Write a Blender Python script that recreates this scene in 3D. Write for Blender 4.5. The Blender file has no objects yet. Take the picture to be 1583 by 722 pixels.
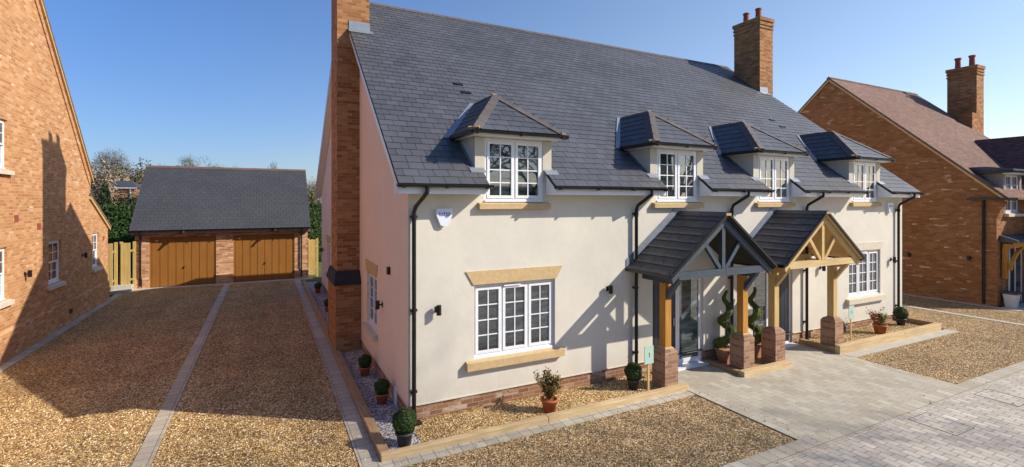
import bpy, math, random
from math import sin, cos, pi, atan2, sqrt, radians as R
from mathutils import Vector, Matrix
random.seed(7)
SC = bpy.context.scene
COL = SC.collection
V = Vector
# ------------------------------------------------------------------ materials
def ntree(name):
    m = bpy.data.materials.new(name); m.use_nodes = True
    nt = m.node_tree; nt.nodes.clear()
    return m, nt
def N(nt, t, **k):
    n = nt.nodes.new(t)
    for a, b in k.items():
        if a.startswith('i_'):
            n.inputs[a[2:].replace('_', ' ')].default_value = b
        else: setattr(n, a, b)
    return n
def L(nt, a, b): nt.links.new(a, b)
def rgb(c): return (c[0], c[1], c[2], 1)
def ramp(nt, fac, stops, interp='LINEAR'):
    r = nt.nodes.new('ShaderNodeValToRGB'); r.color_ramp.interpolation = interp
    e = r.color_ramp.elements
    while len(e) < len(stops): e.new(0.5)
    for el, (p, c) in zip(e, stops):
        el.position = p; el.color = rgb(c) if not isinstance(c, (int, float)) else (c, c, c, 1)
    L(nt, fac, r.inputs[0]); return r.outputs[0]
def mixc(nt, fac, a, b, mode='MIX'):
    m = nt.nodes.new('ShaderNodeMix'); m.data_type = 'RGBA'; m.blend_type = mode
    for i, v in ((0, fac), (6, a), (7, b)):
        if hasattr(v, 'is_linked'): L(nt, v, m.inputs[i])
        elif i == 0: m.inputs[0].default_value = v
        else: m.inputs[i].default_value = rgb(v)
    return m.outputs[2]
def math_(nt, op, a, b=0.0):
    m = nt.nodes.new('ShaderNodeMath'); m.operation = op
    for i, v in ((0, a), (1, b)):
        if hasattr(v, 'is_linked'): L(nt, v, m.inputs[i])
        else: m.inputs[i].default_value = v
    return m.outputs[0]
def finish(nt, col, rough=0.8, bump=None, bstr=0.3, bdist=0.01, metal=0.0, spec=0.3, coat=0.0):
    p = nt.nodes.new('ShaderNodeBsdfPrincipled'); o = nt.nodes.new('ShaderNodeOutputMaterial')
    if hasattr(col, 'is_linked'): L(nt, col, p.inputs['Base Color'])
    else: p.inputs['Base Color'].default_value = rgb(col)
    if hasattr(rough, 'is_linked'): L(nt, rough, p.inputs['Roughness'])
    else: p.inputs['Roughness'].default_value = rough
    p.inputs['Metallic'].default_value = metal
    p.inputs['Specular IOR Level'].default_value = spec
    p.inputs['Coat Weight'].default_value = coat
    if bump is not None:
        b = nt.nodes.new('ShaderNodeBump'); b.inputs['Strength'].default_value = bstr; b.inputs['Distance'].default_value = bdist
        L(nt, bump, b.inputs['Height']); L(nt, b.outputs[0], p.inputs['Normal'])
    L(nt, p.outputs[0], o.inputs[0])
    return p
def noise(nt, vec, scale, detail=4, rough=0.55, out=0):
    n = nt.nodes.new('ShaderNodeTexNoise'); n.inputs['Scale'].default_value = scale
    n.inputs['Detail'].default_value = detail; n.inputs['Roughness'].default_value = rough
    if vec is not None: L(nt, vec, n.inputs['Vector'])
    return n.outputs[out]
def pos(nt): return nt.nodes.new('ShaderNodeNewGeometry').outputs['Position']
def scaled(nt, v, s):
    m = nt.nodes.new('ShaderNodeVectorMath'); m.operation = 'MULTIPLY'
    L(nt, v, m.inputs[0]); m.inputs[1].default_value = s; return m.outputs[0]
def walluv(nt):
    g = nt.nodes.new('ShaderNodeNewGeometry')
    sp = nt.nodes.new('ShaderNodeSeparateXYZ'); L(nt, g.outputs['Position'], sp.inputs[0])
    sn = nt.nodes.new('ShaderNodeSeparateXYZ'); L(nt, g.outputs['True Normal'], sn.inputs[0])
    fx = math_(nt, 'GREATER_THAN', math_(nt, 'ABSOLUTE', sn.outputs[0]), math_(nt, 'ABSOLUTE', sn.outputs[1]))
    d = math_(nt, 'SUBTRACT', sp.outputs[1], sp.outputs[0])
    u = math_(nt, 'ADD', sp.outputs[0], math_(nt, 'MULTIPLY', d, fx))
    c = nt.nodes.new('ShaderNodeCombineXYZ'); L(nt, u, c.inputs[0]); L(nt, sp.outputs[2], c.inputs[1])
    return c.outputs[0]

def brick_mat(name, stops, mortar=(.42, .36, .29), white=0.35, bw=.225, rh=.075, wcol=(.55, .47, .38), wthr=.6):
    m, nt = ntree(name)
    uv = walluv(nt)
    b = N(nt, 'ShaderNodeTexBrick'); L(nt, uv, b.inputs['Vector'])
    b.inputs['Color1'].default_value = (0, 0, 0, 1); b.inputs['Color2'].default_value = (1, 1, 1, 1)
    b.inputs['Mortar'].default_value = (0.5, .5, .5, 1)
    b.inputs['Scale'].default_value = 1; b.inputs['Brick Width'].default_value = bw; b.inputs['Row Height'].default_value = rh
    b.inputs['Mortar Size'].default_value = .006; b.inputs['Mortar Smooth'].default_value = .3
    c = ramp(nt, b.outputs['Color'], stops)
    n1 = noise(nt, scaled(nt, uv, (1, 1, 1)), .7, 5)
    c = mixc(nt, .45, c, ramp(nt, n1, [(.3, (.72, .68, .66)), (.7, (1.15, 1.12, 1.1))]), 'MULTIPLY')
    n3 = noise(nt, uv, 45, 3)
    c = mixc(nt, .5, c, ramp(nt, n3, [(.3, (.75, .72, .7)), (.7, (1.2, 1.2, 1.2))]), 'MULTIPLY')
    n2 = noise(nt, scaled(nt, uv, (1.0, 3.2, 1)), 1.7, 6, .7)
    pr = ramp(nt, b.outputs['Color'], [(.35, 0), (.75, 1)])
    w = math_(nt, 'MULTIPLY', ramp(nt, n2, [(wthr, 0), (wthr + .06, 1)]), pr)
    w = math_(nt, 'MULTIPLY', w, white)
    c = mixc(nt, w, c, wcol)
    c = mixc(nt, b.outputs['Fac'], c, mortar)
    h = math_(nt, 'SUBTRACT', math_(nt, 'MULTIPLY', n3, .3), b.outputs['Fac'])
    finish(nt, c, .9, h, .55, .008, spec=.2)
    return m
BR_LEFT = brick_mat('brick_orange', [(0, (.42, .19, .08)), (.35, (.50, .245, .105)), (.7, (.55, .285, .13)), (1, (.62, .36, .19))], mortar=(.56, .37, .2), white=.75, wcol=(.74, .57, .43), wthr=.57)
BR_MAIN = brick_mat('brick_main', [(0, (.25, .105, .04)), (.4, (.34, .155, .06)), (.75, (.40, .195, .08)), (1, (.47, .25, .12))], mortar=(.38, .23, .12), white=.15)
BR_PIER = brick_mat('brick_pier', [(0, (.24, .13, .08)), (.4, (.32, .185, .115)), (.75, (.37, .22, .14)), (1, (.45, .29, .19))], mortar=(.40, .29, .2), white=.2)
BR_PLINTH = brick_mat('brick_plinth', [(0, (.22, .105, .055)), (.4, (.28, .14, .075)), (.75, (.33, .18, .10)), (1, (.40, .25, .155))], mortar=(.42, .31, .21), white=.5, wcol=(.62, .53, .45), wthr=.5)
BR_GAR = brick_mat('brick_garage', [(0, (.36, .15, .07)), (.4, (.5, .25, .12)), (.75, (.6, .34, .18)), (1, (.66, .44, .27))], mortar=(.55, .42, .3), white=.7, wcol=(.75, .65, .55), wthr=.6)
BR_RIGHT = brick_mat('brick_red_brown', [(0, (.25, .105, .04)), (.4, (.30, .133, .052)), (.75, (.33, .15, .06)), (1, (.38, .185, .08))], mortar=(.30, .155, .07), white=.9, wcol=(.66, .48, .34), wthr=.57)
BR_FAR = brick_mat('brick_distant', [(0, (.3, .1, .05)), (1, (.45, .2, .12))], white=0)

def render_mat(name, base, dirt=.12):
    m, nt = ntree(name); p = pos(nt)
    n = noise(nt, p, .9, 6, .6); n2 = noise(nt, scaled(nt, p, (3, 3, .5)), 1.3, 5)
    k = [c * (1 - dirt) for c in base]
    c = mixc(nt, ramp(nt, n, [(.35, 0), (.7, 1)]), k, base)
    c = mixc(nt, ramp(nt, n2, [(.55, 0), (.8, .25)]), c, [v * .86 for v in base])
    sp = nt.nodes.new('ShaderNodeSeparateXYZ'); L(nt, p, sp.inputs[0])
    low = nt.nodes.new('ShaderNodeMapRange'); L(nt, sp.outputs[2], low.inputs[0])
    low.inputs[1].default_value = .25; low.inputs[2].default_value = .75; low.inputs[3].default_value = .35; low.inputs[4].default_value = 0
    n4 = noise(nt, scaled(nt, p, (4, 4, 1)), 2.5, 5)
    c = mixc(nt, math_(nt, 'MULTIPLY', low.outputs[0], n4), c, (base[0] * .66, base[1] * .6, base[2] * .52))
    n3 = noise(nt, p, 120, 4); nb = noise(nt, p, 7, 4, .6)
    c = mixc(nt, .3, c, ramp(nt, nb, [(.3, (.93, .925, .91)), (.7, (1.05, 1.05, 1.05))]), 'MULTIPLY')
    h = math_(nt, 'ADD', n3, math_(nt, 'MULTIPLY', nb, 2.5))
    finish(nt, c, .92, h, .22, .005, spec=.15)
    return m
CREAM = render_mat('cream_render', (.71, .66, .56))
CREAM_BOUNCE = render_mat('cream_render_bounce', (.86, .67, .56), .06)  # cream gable render, warm bounced light put into the base colour
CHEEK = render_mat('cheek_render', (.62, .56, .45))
def plain(name, c, rough=.5, spec=.4, metal=0, var=.12, ns=8, bstr=.1, coat=0, stretch=(1, 1, 1)):
    m, nt = ntree(name)
    tc = nt.nodes.new('ShaderNodeTexCoord')
    n = noise(nt, scaled(nt, tc.outputs['Object'], stretch), ns, 5)
    col = mixc(nt, ramp(nt, n, [(.3, 0), (.7, 1)]), [v * (1 - var) for v in c], [min(1, v * (1 + var)) for v in c])
    finish(nt, col, rough, n, bstr, .004, metal, spec, coat)
    return m
WHITE = plain('white_upvc', (.8, .8, .81), .3, var=.03)
BLACK = plain('black_plastic', (.012, .012, .014), .3, var=.2)
STONE = plain('yellow_stone', (.56, .40, .21), .85, var=.1, ns=14, bstr=.3, spec=.15)
STONEL = plain('pale_stone', (.62, .54, .42), .85, var=.08, ns=14, bstr=.3, spec=.15)
LEAD = plain('lead_sheet', (.25, .275, .32), .5, metal=.4, var=.15)
GREYPAINT = plain('grey_painted_timber', (.052, .067, .084), .55, var=.15, ns=14, stretch=(1, 1, 1))
MORTAR = plain('sandy_mortar', (.45, .3, .14), .9, var=.2)
TERRA = plain('terracotta', (.46, .135, .05), .8, var=.15)
TERRAP = plain('pale_terracotta', (.42, .2, .12), .85, var=.2)
POTRED = plain('chimney_pot_clay', (.30, .07, .045), .75, var=.15)
DARKPOT = plain('dark_grey_pot', (.045, .05, .06), .5, var=.2)
ALARMW = plain('alarm_white', (.72, .75, .82), .35, var=.02)
ALARMB = plain('alarm_blue', (.1, .12, .4), .35, var=.02)
SIGN = plain('mint_sign', (.42, .58, .48), .5, var=.04)
DOORD = plain('dark_door', (.028, .034, .045), .35, var=.1)
DARK = plain('dark_soffit', (.03, .028, .026), .8)
COVER = plain('cover_edge', (.12, .105, .09), .7)
METAL = plain('steel', (.4, .4, .4), .35, metal=.8)
FENCEW = None
def wood(name, c1, c2, knots=True, axis='Z', rough=.65):
    m, nt = ntree(name)
    tc = nt.nodes.new('ShaderNodeTexCoord'); o = tc.outputs['Object']
    st = {'Z': (9, 9, .7), 'X': (.7, 9, 9), 'Y': (9, .7, 9)}[axis]
    n = noise(nt, scaled(nt, o, st), 2.2, 6, .65)
    n2 = noise(nt, o, 1.4, 3)
    c = mixc(nt, ramp(nt, n, [(.32, 0), (.68, 1)]), c1, c2)
    c = mixc(nt, ramp(nt, n2, [(.4, 0), (.75, .35)]), c, [v * .8 for v in c1])
    if knots:
        v = nt.nodes.new('ShaderNodeTexVoronoi'); v.inputs['Scale'].default_value = 2.6
        L(nt, scaled(nt, o, tuple(1 if s > 1 else .8 for s in st)), v.inputs['Vector'])
        c = mixc(nt, ramp(nt, v.outputs['Distance'], [(.04, .8), (.12, 0)]), c, [v_ * .32 for v_ in c1])
    finish(nt, c, rough, n, .25, .004, spec=.25)
    return m
OAKO = wood('orange_oak', (.42, .18, .03), (.58, .28, .055))
OAKP = wood('pale_oak', (.50, .32, .12), (.66, .46, .2))
OAKPX = wood('pale_oak_beam', (.52, .36, .16), (.7, .52, .26), axis='X')
SLEEP = wood('sleeper_timber', (.46, .32, .16), (.66, .5, .28), axis='X')
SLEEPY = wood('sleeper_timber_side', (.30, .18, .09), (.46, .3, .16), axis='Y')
FENCEW = wood('fence_timber', (.44, .30, .09), (.6, .44, .17))
GDOOR = wood('garage_door_wood', (.265, .11, .024), (.315, .135, .029), knots=False, rough=.45)

def slate_mat(name, a, b, rough=.5, spec=.5, bs=.35):
    m, nt = ntree(name)
    g = nt.nodes.new('ShaderNodeNewGeometry')
    n = noise(nt, scaled(nt, g.outputs['Position'], (1, 1, 1)), .6, 5)
    n2 = noise(nt, g.outputs['Position'], 22, 5, .7)
    f = math_(nt, 'ADD', math_(nt, 'MULTIPLY', g.outputs['Random Per Island'], .42), math_(nt, 'MULTIPLY', n2, .42))
    c = mixc(nt, f, a, b)
    c = mixc(nt, ramp(nt, n, [(.4, 0), (.7, .3)]), c, [v * 1.35 for v in b])
    rr = math_(nt, 'ADD', math_(nt, 'MULTIPLY', n2, .25), rough - .1)
    finish(nt, c, rr, n2, bs, .006, spec=spec)
    return m
SLATE = slate_mat('grey_slate', (.043, .045, .052), (.105, .108, .118), .48, .55, .5)
SLATEG = slate_mat('garage_slate', (.042, .044, .05), (.06, .062, .07), .65, .3)
TILED = slate_mat('porch_tile', (.052, .047, .045), (.12, .108, .10), .6, .4)
RIDGE = slate_mat('ridge_tile', (.085, .07, .066), (.14, .115, .105), .7, .3)
RIDGEG = slate_mat('ridge_tile_red', (.11, .065, .055), (.155, .095, .08), .7, .3)
ROOFRED = brick_mat('plain_tile_roof', [(0, (.18, .108, .08)), (.5, (.22, .135, .102)), (1, (.26, .165, .128))], mortar=(.11, .06, .05), white=.0, bw=.17, rh=.075)
ROOFSHADE = brick_mat('plain_tile_wing_shade', [(0, (.11, .06, .055)), (1, (.17, .1, .09))], mortar=(.07, .04, .035), white=.0, bw=.17, rh=.075)  # wing roof tile with the shade on its slope put into the colour

def glass_mat(name, base=(.015, .02, .022)):
    m, nt = ntree(name)
    p = pos(nt)
    n = noise(nt, scaled(nt, p, (1, 1, 6)), 1.5, 3)
    c = mixc(nt, ramp(nt, n, [(.4, 0), (.65, 1)]), base, [v * 3 + .01 for v in base])
    nb = noise(nt, p, 2.0, 2)
    pp = finish(nt, c, .02, nb, .03, .02, spec=.5, coat=.0); pp.inputs['IOR'].default_value = 2.3
    return m
GLASS = glass_mat('window_glass')
GLASSD = glass_mat('door_glass', (.04, .055, .055))

def gravel_mat(name, stops, size=.03, gap=.25):
    m, nt = ntree(name); p = pos(nt)
    w = noise(nt, p, 30, 2, out=1)
    vv = nt.nodes.new('ShaderNodeVectorMath'); vv.operation = 'MULTIPLY_ADD'
    L(nt, w, vv.inputs[0]); vv.inputs[1].default_value = (.012, .012, .012); L(nt, p, vv.inputs[2])
    v = nt.nodes.new('ShaderNodeTexVoronoi'); v.inputs['Scale'].default_value = 1 / size
    L(nt, vv.outputs[0], v.inputs['Vector'])
    sep = nt.nodes.new('ShaderNodeSeparateColor'); L(nt, v.outputs['Color'], sep.inputs[0])
    c = ramp(nt, sep.outputs[0], stops)
    c = mixc(nt, ramp(nt, v.outputs['Distance'], [(.38, 0), (.8, .75)]), c, [x * gap for x in stops[0][1]])
    n = noise(nt, p, 1.1, 6, .65)
    c = mixc(nt, .7, c, ramp(nt, n, [(.3, (.70, .68, .66)), (.7, (1.22, 1.18, 1.12))]), 'MULTIPLY')
    nr = noise(nt, scaled(nt, p, (1.6, .16, 1)), 1.0, 3, .5)
    c = mixc(nt, .55, c, ramp(nt, nr, [(.35, (.74, .72, .70)), (.65, (1.2, 1.19, 1.17))]), 'MULTIPLY')
    n5 = noise(nt, p, 9, 4, .6)
    c = mixc(nt, .6, c, ramp(nt, n5, [(.3, (.72, .7, .68)), (.7, (1.25, 1.22, 1.2))]), 'MULTIPLY')
    h = math_(nt, 'SUBTRACT', math_(nt, 'MULTIPLY', sep.outputs[1], .6), v.outputs['Distance'])
    finish(nt, c, .75, h, .9, .022, spec=.25)
    return m
GOLD = [(0, (.20, .105, .035)), (.25, (.42, .245, .085)), (.5, (.60, .385, .15)), (.78, (.70, .50, .23)), (1, (.92, .8, .56))]
TAN = [(0, (.18, .105, .045)), (.25, (.36, .23, .10)), (.5, (.52, .355, .17)), (.78, (.62, .45, .24)), (1, (.85, .7, .48))]
GRAV = gravel_mat('golden_gravel', GOLD, .029)
GRAVB = gravel_mat('bed_gravel', GOLD, .031)
GRAVT = gravel_mat('tan_gravel', TAN, .030)
GRAVW = gravel_mat('white_chippings', [(0, (.25, .24, .25)), (.4, (.5, .49, .48)), (1, (.85, .83, .8))], .035)
def paver_mat(name, bw, rh, swap, stops, mortar=(.2, .17, .14), msize=.006, off=.5):
    m, nt = ntree(name); p = pos(nt)
    sp = nt.nodes.new('ShaderNodeSeparateXYZ'); L(nt, p, sp.inputs[0])
    c = nt.nodes.new('ShaderNodeCombineXYZ')
    L(nt, sp.outputs[1 if swap else 0], c.inputs[0]); L(nt, sp.outputs[0 if swap else 1], c.inputs[1])
    b = N(nt, 'ShaderNodeTexBrick'); L(nt, c.outputs[0], b.inputs['Vector'])
    b.offset = off
    b.inputs['Color1'].default_value = (0, 0, 0, 1); b.inputs['Color2'].default_value = (1, 1, 1, 1)
    b.inputs['Mortar'].default_value = (.5, .5, .5, 1); b.inputs['Scale'].default_value = 1
    b.inputs['Brick Width'].default_value = bw; b.inputs['Row Height'].default_value = rh
    b.inputs['Mortar Size'].default_value = msize; b.inputs['Mortar Smooth'].default_value = .2
    k = ramp(nt, b.outputs['Color'], stops)
    n = noise(nt, p, .8, 6, .6); n2 = noise(nt, p, 60, 4, .7)
    k = mixc(nt, .6, k, ramp(nt, n, [(.3, (.78, .76, .74)), (.7, (1.15, 1.15, 1.15))]), 'MULTIPLY')
    k = mixc(nt, .6, k, ramp(nt, n2, [(.3, (.75, .74, .73)), (.7, (1.2, 1.2, 1.2))]), 'MULTIPLY')
    k = mixc(nt, b.outputs['Fac'], k, mortar)
    h = math_(nt, 'SUBTRACT', math_(nt, 'MULTIPLY', n2, .25), b.outputs['Fac'])
    finish(nt, k, .85, h, .6, .008, spec=.25)
    return m
PV = [(0, (.42, .37, .285)), (.4, (.455, .405, .315)), (.7, (.485, .435, .345)), (1, (.53, .48, .38))]
PVR = [(0, (.44, .385, .315)), (.4, (.50, .445, .37)), (.7, (.54, .485, .405)), (1, (.60, .54, .455))]
PAVE = paver_mat('drive_pavers', .24, .16, True, PV, mortar=(.30, .265, .21), msize=.004)
ROAD = paver_mat('road_pavers', .22, .135, True, PVR, mortar=(.25, .22, .185), msize=.007)
SOLDX = paver_mat('edge_pavers_along_x', .2, .30, False, PV, off=0)
SOLDY = paver_mat('edge_pavers_along_y', .2, .30, True, PV, off=0)
SLAB = plain('concrete_slab', (.46, .42, .35), .9, var=.1, ns=3, bstr=.2)
GRASS = plain('rough_grass', (.07, .1, .03), .95, var=.4, ns=.6)
def leaf_mat(name, a, b):
    m, nt = ntree(name)
    g = nt.nodes.new('ShaderNodeNewGeometry')
    n = noise(nt, g.outputs['Position'], 9, 3)
    f = math_(nt, 'ADD', math_(nt, 'MULTIPLY', g.outputs['Random Per Island'], .7), math_(nt, 'MULTIPLY', n, .3))
    c = mixc(nt, f, a, b)
    finish(nt, c, .6, spec=.3)
    return m
BOX = leaf_mat('box_leaf', (.015, .035, .006), (.06, .10, .018))
TOPI = leaf_mat('topiary_leaf', (.045, .065, .012), (.14, .18, .03))
NAND = leaf_mat('mixed_leaf', (.07, .12, .02), (.40, .19, .07))
REDL = leaf_mat('red_leaf', (.25, .05, .03), (.4, .14, .09))
YELL = leaf_mat('variegated_leaf', (.07, .11, .02), (.36, .34, .08))
PURP = leaf_mat('purple_leaf', (.02, .015, .02), (.08, .05, .06))
HEDGE = leaf_mat('hedge_leaf', (.01, .028, .005), (.05, .10, .018))
CONIF = leaf_mat('conifer_leaf', (.008, .018, .006), (.03, .05, .014))
OLIVE = leaf_mat('olive_leaf', (.09, .075, .03), (.2, .17, .07))
TWIGB = leaf_mat('twiggy_brown', (.17, .12, .08), (.34, .26, .17))
BUDS = leaf_mat('fresh_buds', (.12, .12, .03), (.24, .24, .08))
BARK = plain('bark', (.09, .065, .045), .9, var=.3)
BARKT = plain('far_bark', (.10, .075, .06), .9, var=.3)
# ------------------------------------------------------------------ mesh builder
class MB:
    def __init__(s): s.v = []; s.f = []
    def add(s, vs, fs):
        o = len(s.v); s.v += [tuple(p) for p in vs]; s.f += [tuple(i + o for i in f) for f in fs]; return s
    def box(s, x0, x1, y0, y1, z0, z1):
        return s.add([(x0, y0, z0), (x1, y0, z0), (x1, y1, z0), (x0, y1, z0), (x0, y0, z1), (x1, y0, z1), (x1, y1, z1), (x0, y1, z1)],
              [(0, 3, 2, 1), (4, 5, 6, 7), (0, 1, 5, 4), (1, 2, 6, 5), (2, 3, 7, 6), (3, 0, 4, 7)])
    def frustum(s, a, b, z0, z1):      # a,b = (x0,x1,y0,y1)
        return s.add([(a[0], a[2], z0), (a[1], a[2], z0), (a[1], a[3], z0), (a[0], a[3], z0), (b[0], b[2], z1), (b[1], b[2], z1), (b[1], b[3], z1), (b[0], b[3], z1)],
              [(0, 3, 2, 1), (4, 5, 6, 7), (0, 1, 5, 4), (1, 2, 6, 5), (2, 3, 7, 6), (3, 0, 4, 7)])
    def prism(s, poly, axis, a, b):    # poly in the other two axes, extruded a..b
        def mk(p, t):
            return {'X': (t, p[0], p[1]), 'Y': (p[0], t, p[1]), 'Z': (p[0], p[1], t)}[axis]
        n = len(poly)
        vs = [mk(p, a) for p in poly] + [mk(p, b) for p in poly]
        fs = [tuple(range(n)), tuple(range(2 * n - 1, n - 1, -1))] + [(i, (i + 1) % n, n + (i + 1) % n, n + i) for i in range(n)]
        return s.add(vs, fs)
    def beam(s, p0, p1, w, h, up=(0, 0, 1)):
        p0, p1 = V(p0), V(p1); d = (p1 - p0).normalized(); u = V(up)
        sd = d.cross(u).normalized(); u = sd.cross(d).normalized()
        c = [sd * (-w / 2) + u * (-h / 2), sd * (w / 2) + u * (-h / 2), sd * (w / 2) + u * (h / 2), sd * (-w / 2) + u * (h / 2)]
        return s.add([p0 + k for k in c] + [p1 + k for k in c], [(0, 3, 2, 1), (4, 5, 6, 7), (0, 1, 5, 4), (1, 2, 6, 5), (2, 3, 7, 6), (3, 0, 4, 7)])
    def tube(s, pts, rad, n=10, cap=True):
        pts = [V(p) for p in pts]; rs = rad if isinstance(rad, (list, tuple)) else [rad] * len(pts)
        o = len(s.v); prev = None
        for i, p in enumerate(pts):
            d = (pts[min(i + 1, len(pts) - 1)] - pts[max(i - 1, 0)])
            d = d.normalized() if d.length > 1e-9 else V((0, 0, 1))
            a = prev if prev is not None else (V((1, 0, 0)) if abs(d.x) < .8 else V((0, 1, 0)))
            a = (a - d * a.dot(d)).normalized(); prev = a; b = d.cross(a)
            for k in range(n):
                t = 2 * pi * k / n; s.v.append(tuple(p + (a * cos(t) + b * sin(t)) * rs[i]))
        for i in range(len(pts) - 1):
            for k in range(n):
                q = (k + 1) % n
                s.f.append((o + i * n + k, o + i * n + q, o + (i + 1) * n + q, o + (i + 1) * n + k))
        if cap:
            s.f.append(tuple(o + k for k in reversed(range(n)))); e = o + (len(pts) - 1) * n
            s.f.append(tuple(e + k for k in range(n)))
        return s
    def lathe(s, prof, c=(0, 0), n=20):   # prof [(r,z)]
        o = len(s.v)
        for r_, z in prof:
            for k in range(n):
                t = 2 * pi * k / n; s.v.append((c[0] + r_ * cos(t), c[1] + r_ * sin(t), z))
        for i in range(len(prof) - 1):
            for k in range(n):
                q = (k + 1) % n; s.f.append((o + i * n + k, o + i * n + q, o + (i + 1) * n + q, o + (i + 1) * n + k))
        return s
    def quad(s, a, b, c, d): return s.add([a, b, c, d], [(0, 1, 2, 3)])
    def poly(s, pts): return s.add(pts, [tuple(range(len(pts)))])
    def leaf(s, p, nrm, size, asp=1.6):
        d = V((random.gauss(0, 1), random.gauss(0, 1), random.gauss(0, 1)))
        n = (V(nrm) + d * .45).normalized(); t = n.cross(V((random.gauss(0, 1), random.gauss(0, 1), random.gauss(0, 1)))).normalized()
        b = n.cross(t); p = V(p); h = size * .5
        return s.add([p - t * h, p - b * h / asp, p + t * h, p + b * h / asp], [(0, 1, 2, 3)])
    def build(s, name, mat, parent=None, bevel=0, smooth=False, loc=None):
        me = bpy.data.meshes.new(name)
        off = V((0, 0, 0))
        if parent is not None: off = wpos(parent)
        if loc is not None: off = V(loc)
        me.from_pydata([tuple(V(p) - off) for p in s.v], [], s.f); me.update()
        o = bpy.data.objects.new(name, me); COL.objects.link(o)
        if parent is not None: o.parent = parent
        elif loc is not None: o.location = loc
        me.materials.append(mat)
        if bevel:
            b = o.modifiers.new('b', 'BEVEL'); b.width = bevel; b.segments = 2; b.limit_method = 'ANGLE'
        if smooth:
            for p in me.polygons: p.use_smooth = True
        return o
def wpos(o):
    p = V(o.location)
    while o.parent: o = o.parent; p = p + V(o.location)
    return p
def tag(o, label=None, cat=None, group=None, kind=None):
    if label: o['label'] = label
    if cat: o['category'] = cat
    if group: o['group'] = group
    if kind: o['kind'] = kind
    return o
def empty(name, loc=(0, 0, 0), parent=None):
    o = bpy.data.objects.new(name, None); COL.objects.link(o); o.empty_display_size = .2
    o.location = V(loc) - (wpos(parent) if parent else V((0, 0, 0)))
    if parent: o.parent = parent
    return o
def copy_tree(o, parent=None):
    c = o.copy(); COL.objects.link(c); c.parent = parent
    for ch in list(o.children): copy_tree(ch, c)
    return c
def struct(name, mb, mat): return tag(mb.build(name, mat), kind='structure')

# wall with rectangular openings. axis 'Y': face lies in y=c, facing sign*-Y.  coordinates (u,z)
def wall(mb, axis, c, u0, u1, z0, z1, holes, rev, out):
    """out = -1/+1 : outward direction along axis; reveals go inward by rev"""
    us = sorted({u0, u1, *[h[0] for h in holes], *[h[1] for h in holes]}); zs = sorted({z0, z1, *[h[2] for h in holes], *[h[3] for h in holes]})
    def P(u, z, d=0):
        k = c - out * d
        return (u, k, z) if axis == 'Y' else (k, u, z)
    for i in range(len(us) - 1):
        for j in range(len(zs) - 1):
            a, b, e, f = us[i], us[i + 1], zs[j], zs[j + 1]
            if any(h[0] <= a + 1e-6 and h[1] >= b - 1e-6 and h[2] <= e + 1e-6 and h[3] >= f - 1e-6 for h in holes): continue
            mb.quad(P(a, e), P(b, e), P(b, f), P(a, f))
    for h in holes:
        a, b, e, f = h
        mb.quad(P(a, e), P(a, f), P(a, f, rev), P(a, e, rev)); mb.quad(P(b, e), P(b, f), P(b, f, rev), P(b, e, rev))
        mb.quad(P(a, f), P(b, f), P(b, f, rev), P(a, f, rev)); mb.quad(P(a, e), P(b, e), P(b, e, rev), P(a, e, rev))

# slates: origin o, along a (unit), up-slope u (unit), normal n ; lo(v),hi(v) limits
def slates(mb, o, a, u, n, vlen, lo, hi, gauge=.2, wid=.26, th=.011, skip=None, jit=1.0, bottom=0.0, tilt=.012):
    o, a, u, n = V(o), V(a), V(u), V(n)
    rows = int(math.ceil(vlen / gauge))
    for r in range(rows):
        v0 = r * gauge - bottom; v1 = min(v0 + gauge * 1.12, vlen)
        l0, h0, l1, h1 = lo(max(v0, 0)), hi(max(v0, 0)), lo(v1), hi(v1)
        k = math.floor(min(l0, l1) / wid) - 1
        while True:
            x0 = (k + (.5 if r % 2 else 0)) * wid; x1 = x0 + wid; k += 1
            if x0 >= max(h0, h1): break
            if x1 <= min(l0, l1): continue
            if skip and skip((x0 + x1) / 2, (v0 + v1) / 2): continue
            g = .004
            c00 = min(max(x0 + g, l0), h0); c10 = min(max(x1 - g, l0), h0); c01 = min(max(x0 + g, l1), h1); c11 = min(max(x1 - g, l1), h1)
            if skip:
                pass
            if c10 - c00 < .01 and c11 - c01 < .01: continue
            j = random.uniform(-.003, .004) * jit; dz = random.uniform(0, .003) * jit; dz2 = random.uniform(0, .003) * jit
            def Q(x, v, h): return o + a * x + u * v + n * h
            b0 = tilt + dz; b1 = tilt + dz2
            mb.add([Q(c00, v0 + j, b0), Q(c10, v0 + j, b1), Q(c11, v1, .002), Q(c01, v1, .002),
                    Q(c00, v0 + j, b0 + th), Q(c10, v0 + j, b1 + th), Q(c11, v1, .002 + th), Q(c01, v1, .002 + th)],
                   [(4, 5, 6, 7), (0, 1, 5, 4), (1, 2, 6, 5), (3, 0, 4, 7)])
def ridge_run(mb, p0, p1, na, nb, seg=.45, w=.16, lift=.02, th=.012):
    """angular ridge tiles; na, nb = in-slope directions pointing down each side"""
    p0, p1 = V(p0), V(p1); d = p1 - p0; L_ = d.length; d.normalize(); na, nb = V(na).normalized(), V(nb).normalized()
    up = -(na + nb); up = up.normalized() if up.length > 1e-4 else V((0, 0, 1))
    k = max(1, round(L_ / seg))
    for i in range(k):
        a = p0 + d * (L_ * i / k + .004); b = p0 + d * (L_ * (i + 1) / k - .004)
        q = up * (lift + random.uniform(0, .006))
        A = [a + q, a + q + na * w, a + q + nb * w]; B = [b + q, b + q + na * w, b + q + nb * w]
        t = up * th
        mb.add(A + B + [v + t for v in A] + [v + t for v in B],
               [(6, 7, 10, 9), (6, 9, 11, 8), (7, 1, 4, 10), (8, 11, 5, 2), (6, 8, 2, 0), (6, 0, 1, 7), (9, 10, 4, 3), (9, 3, 5, 11), (0, 3, 4, 1), (0, 2, 5, 3)])

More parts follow.
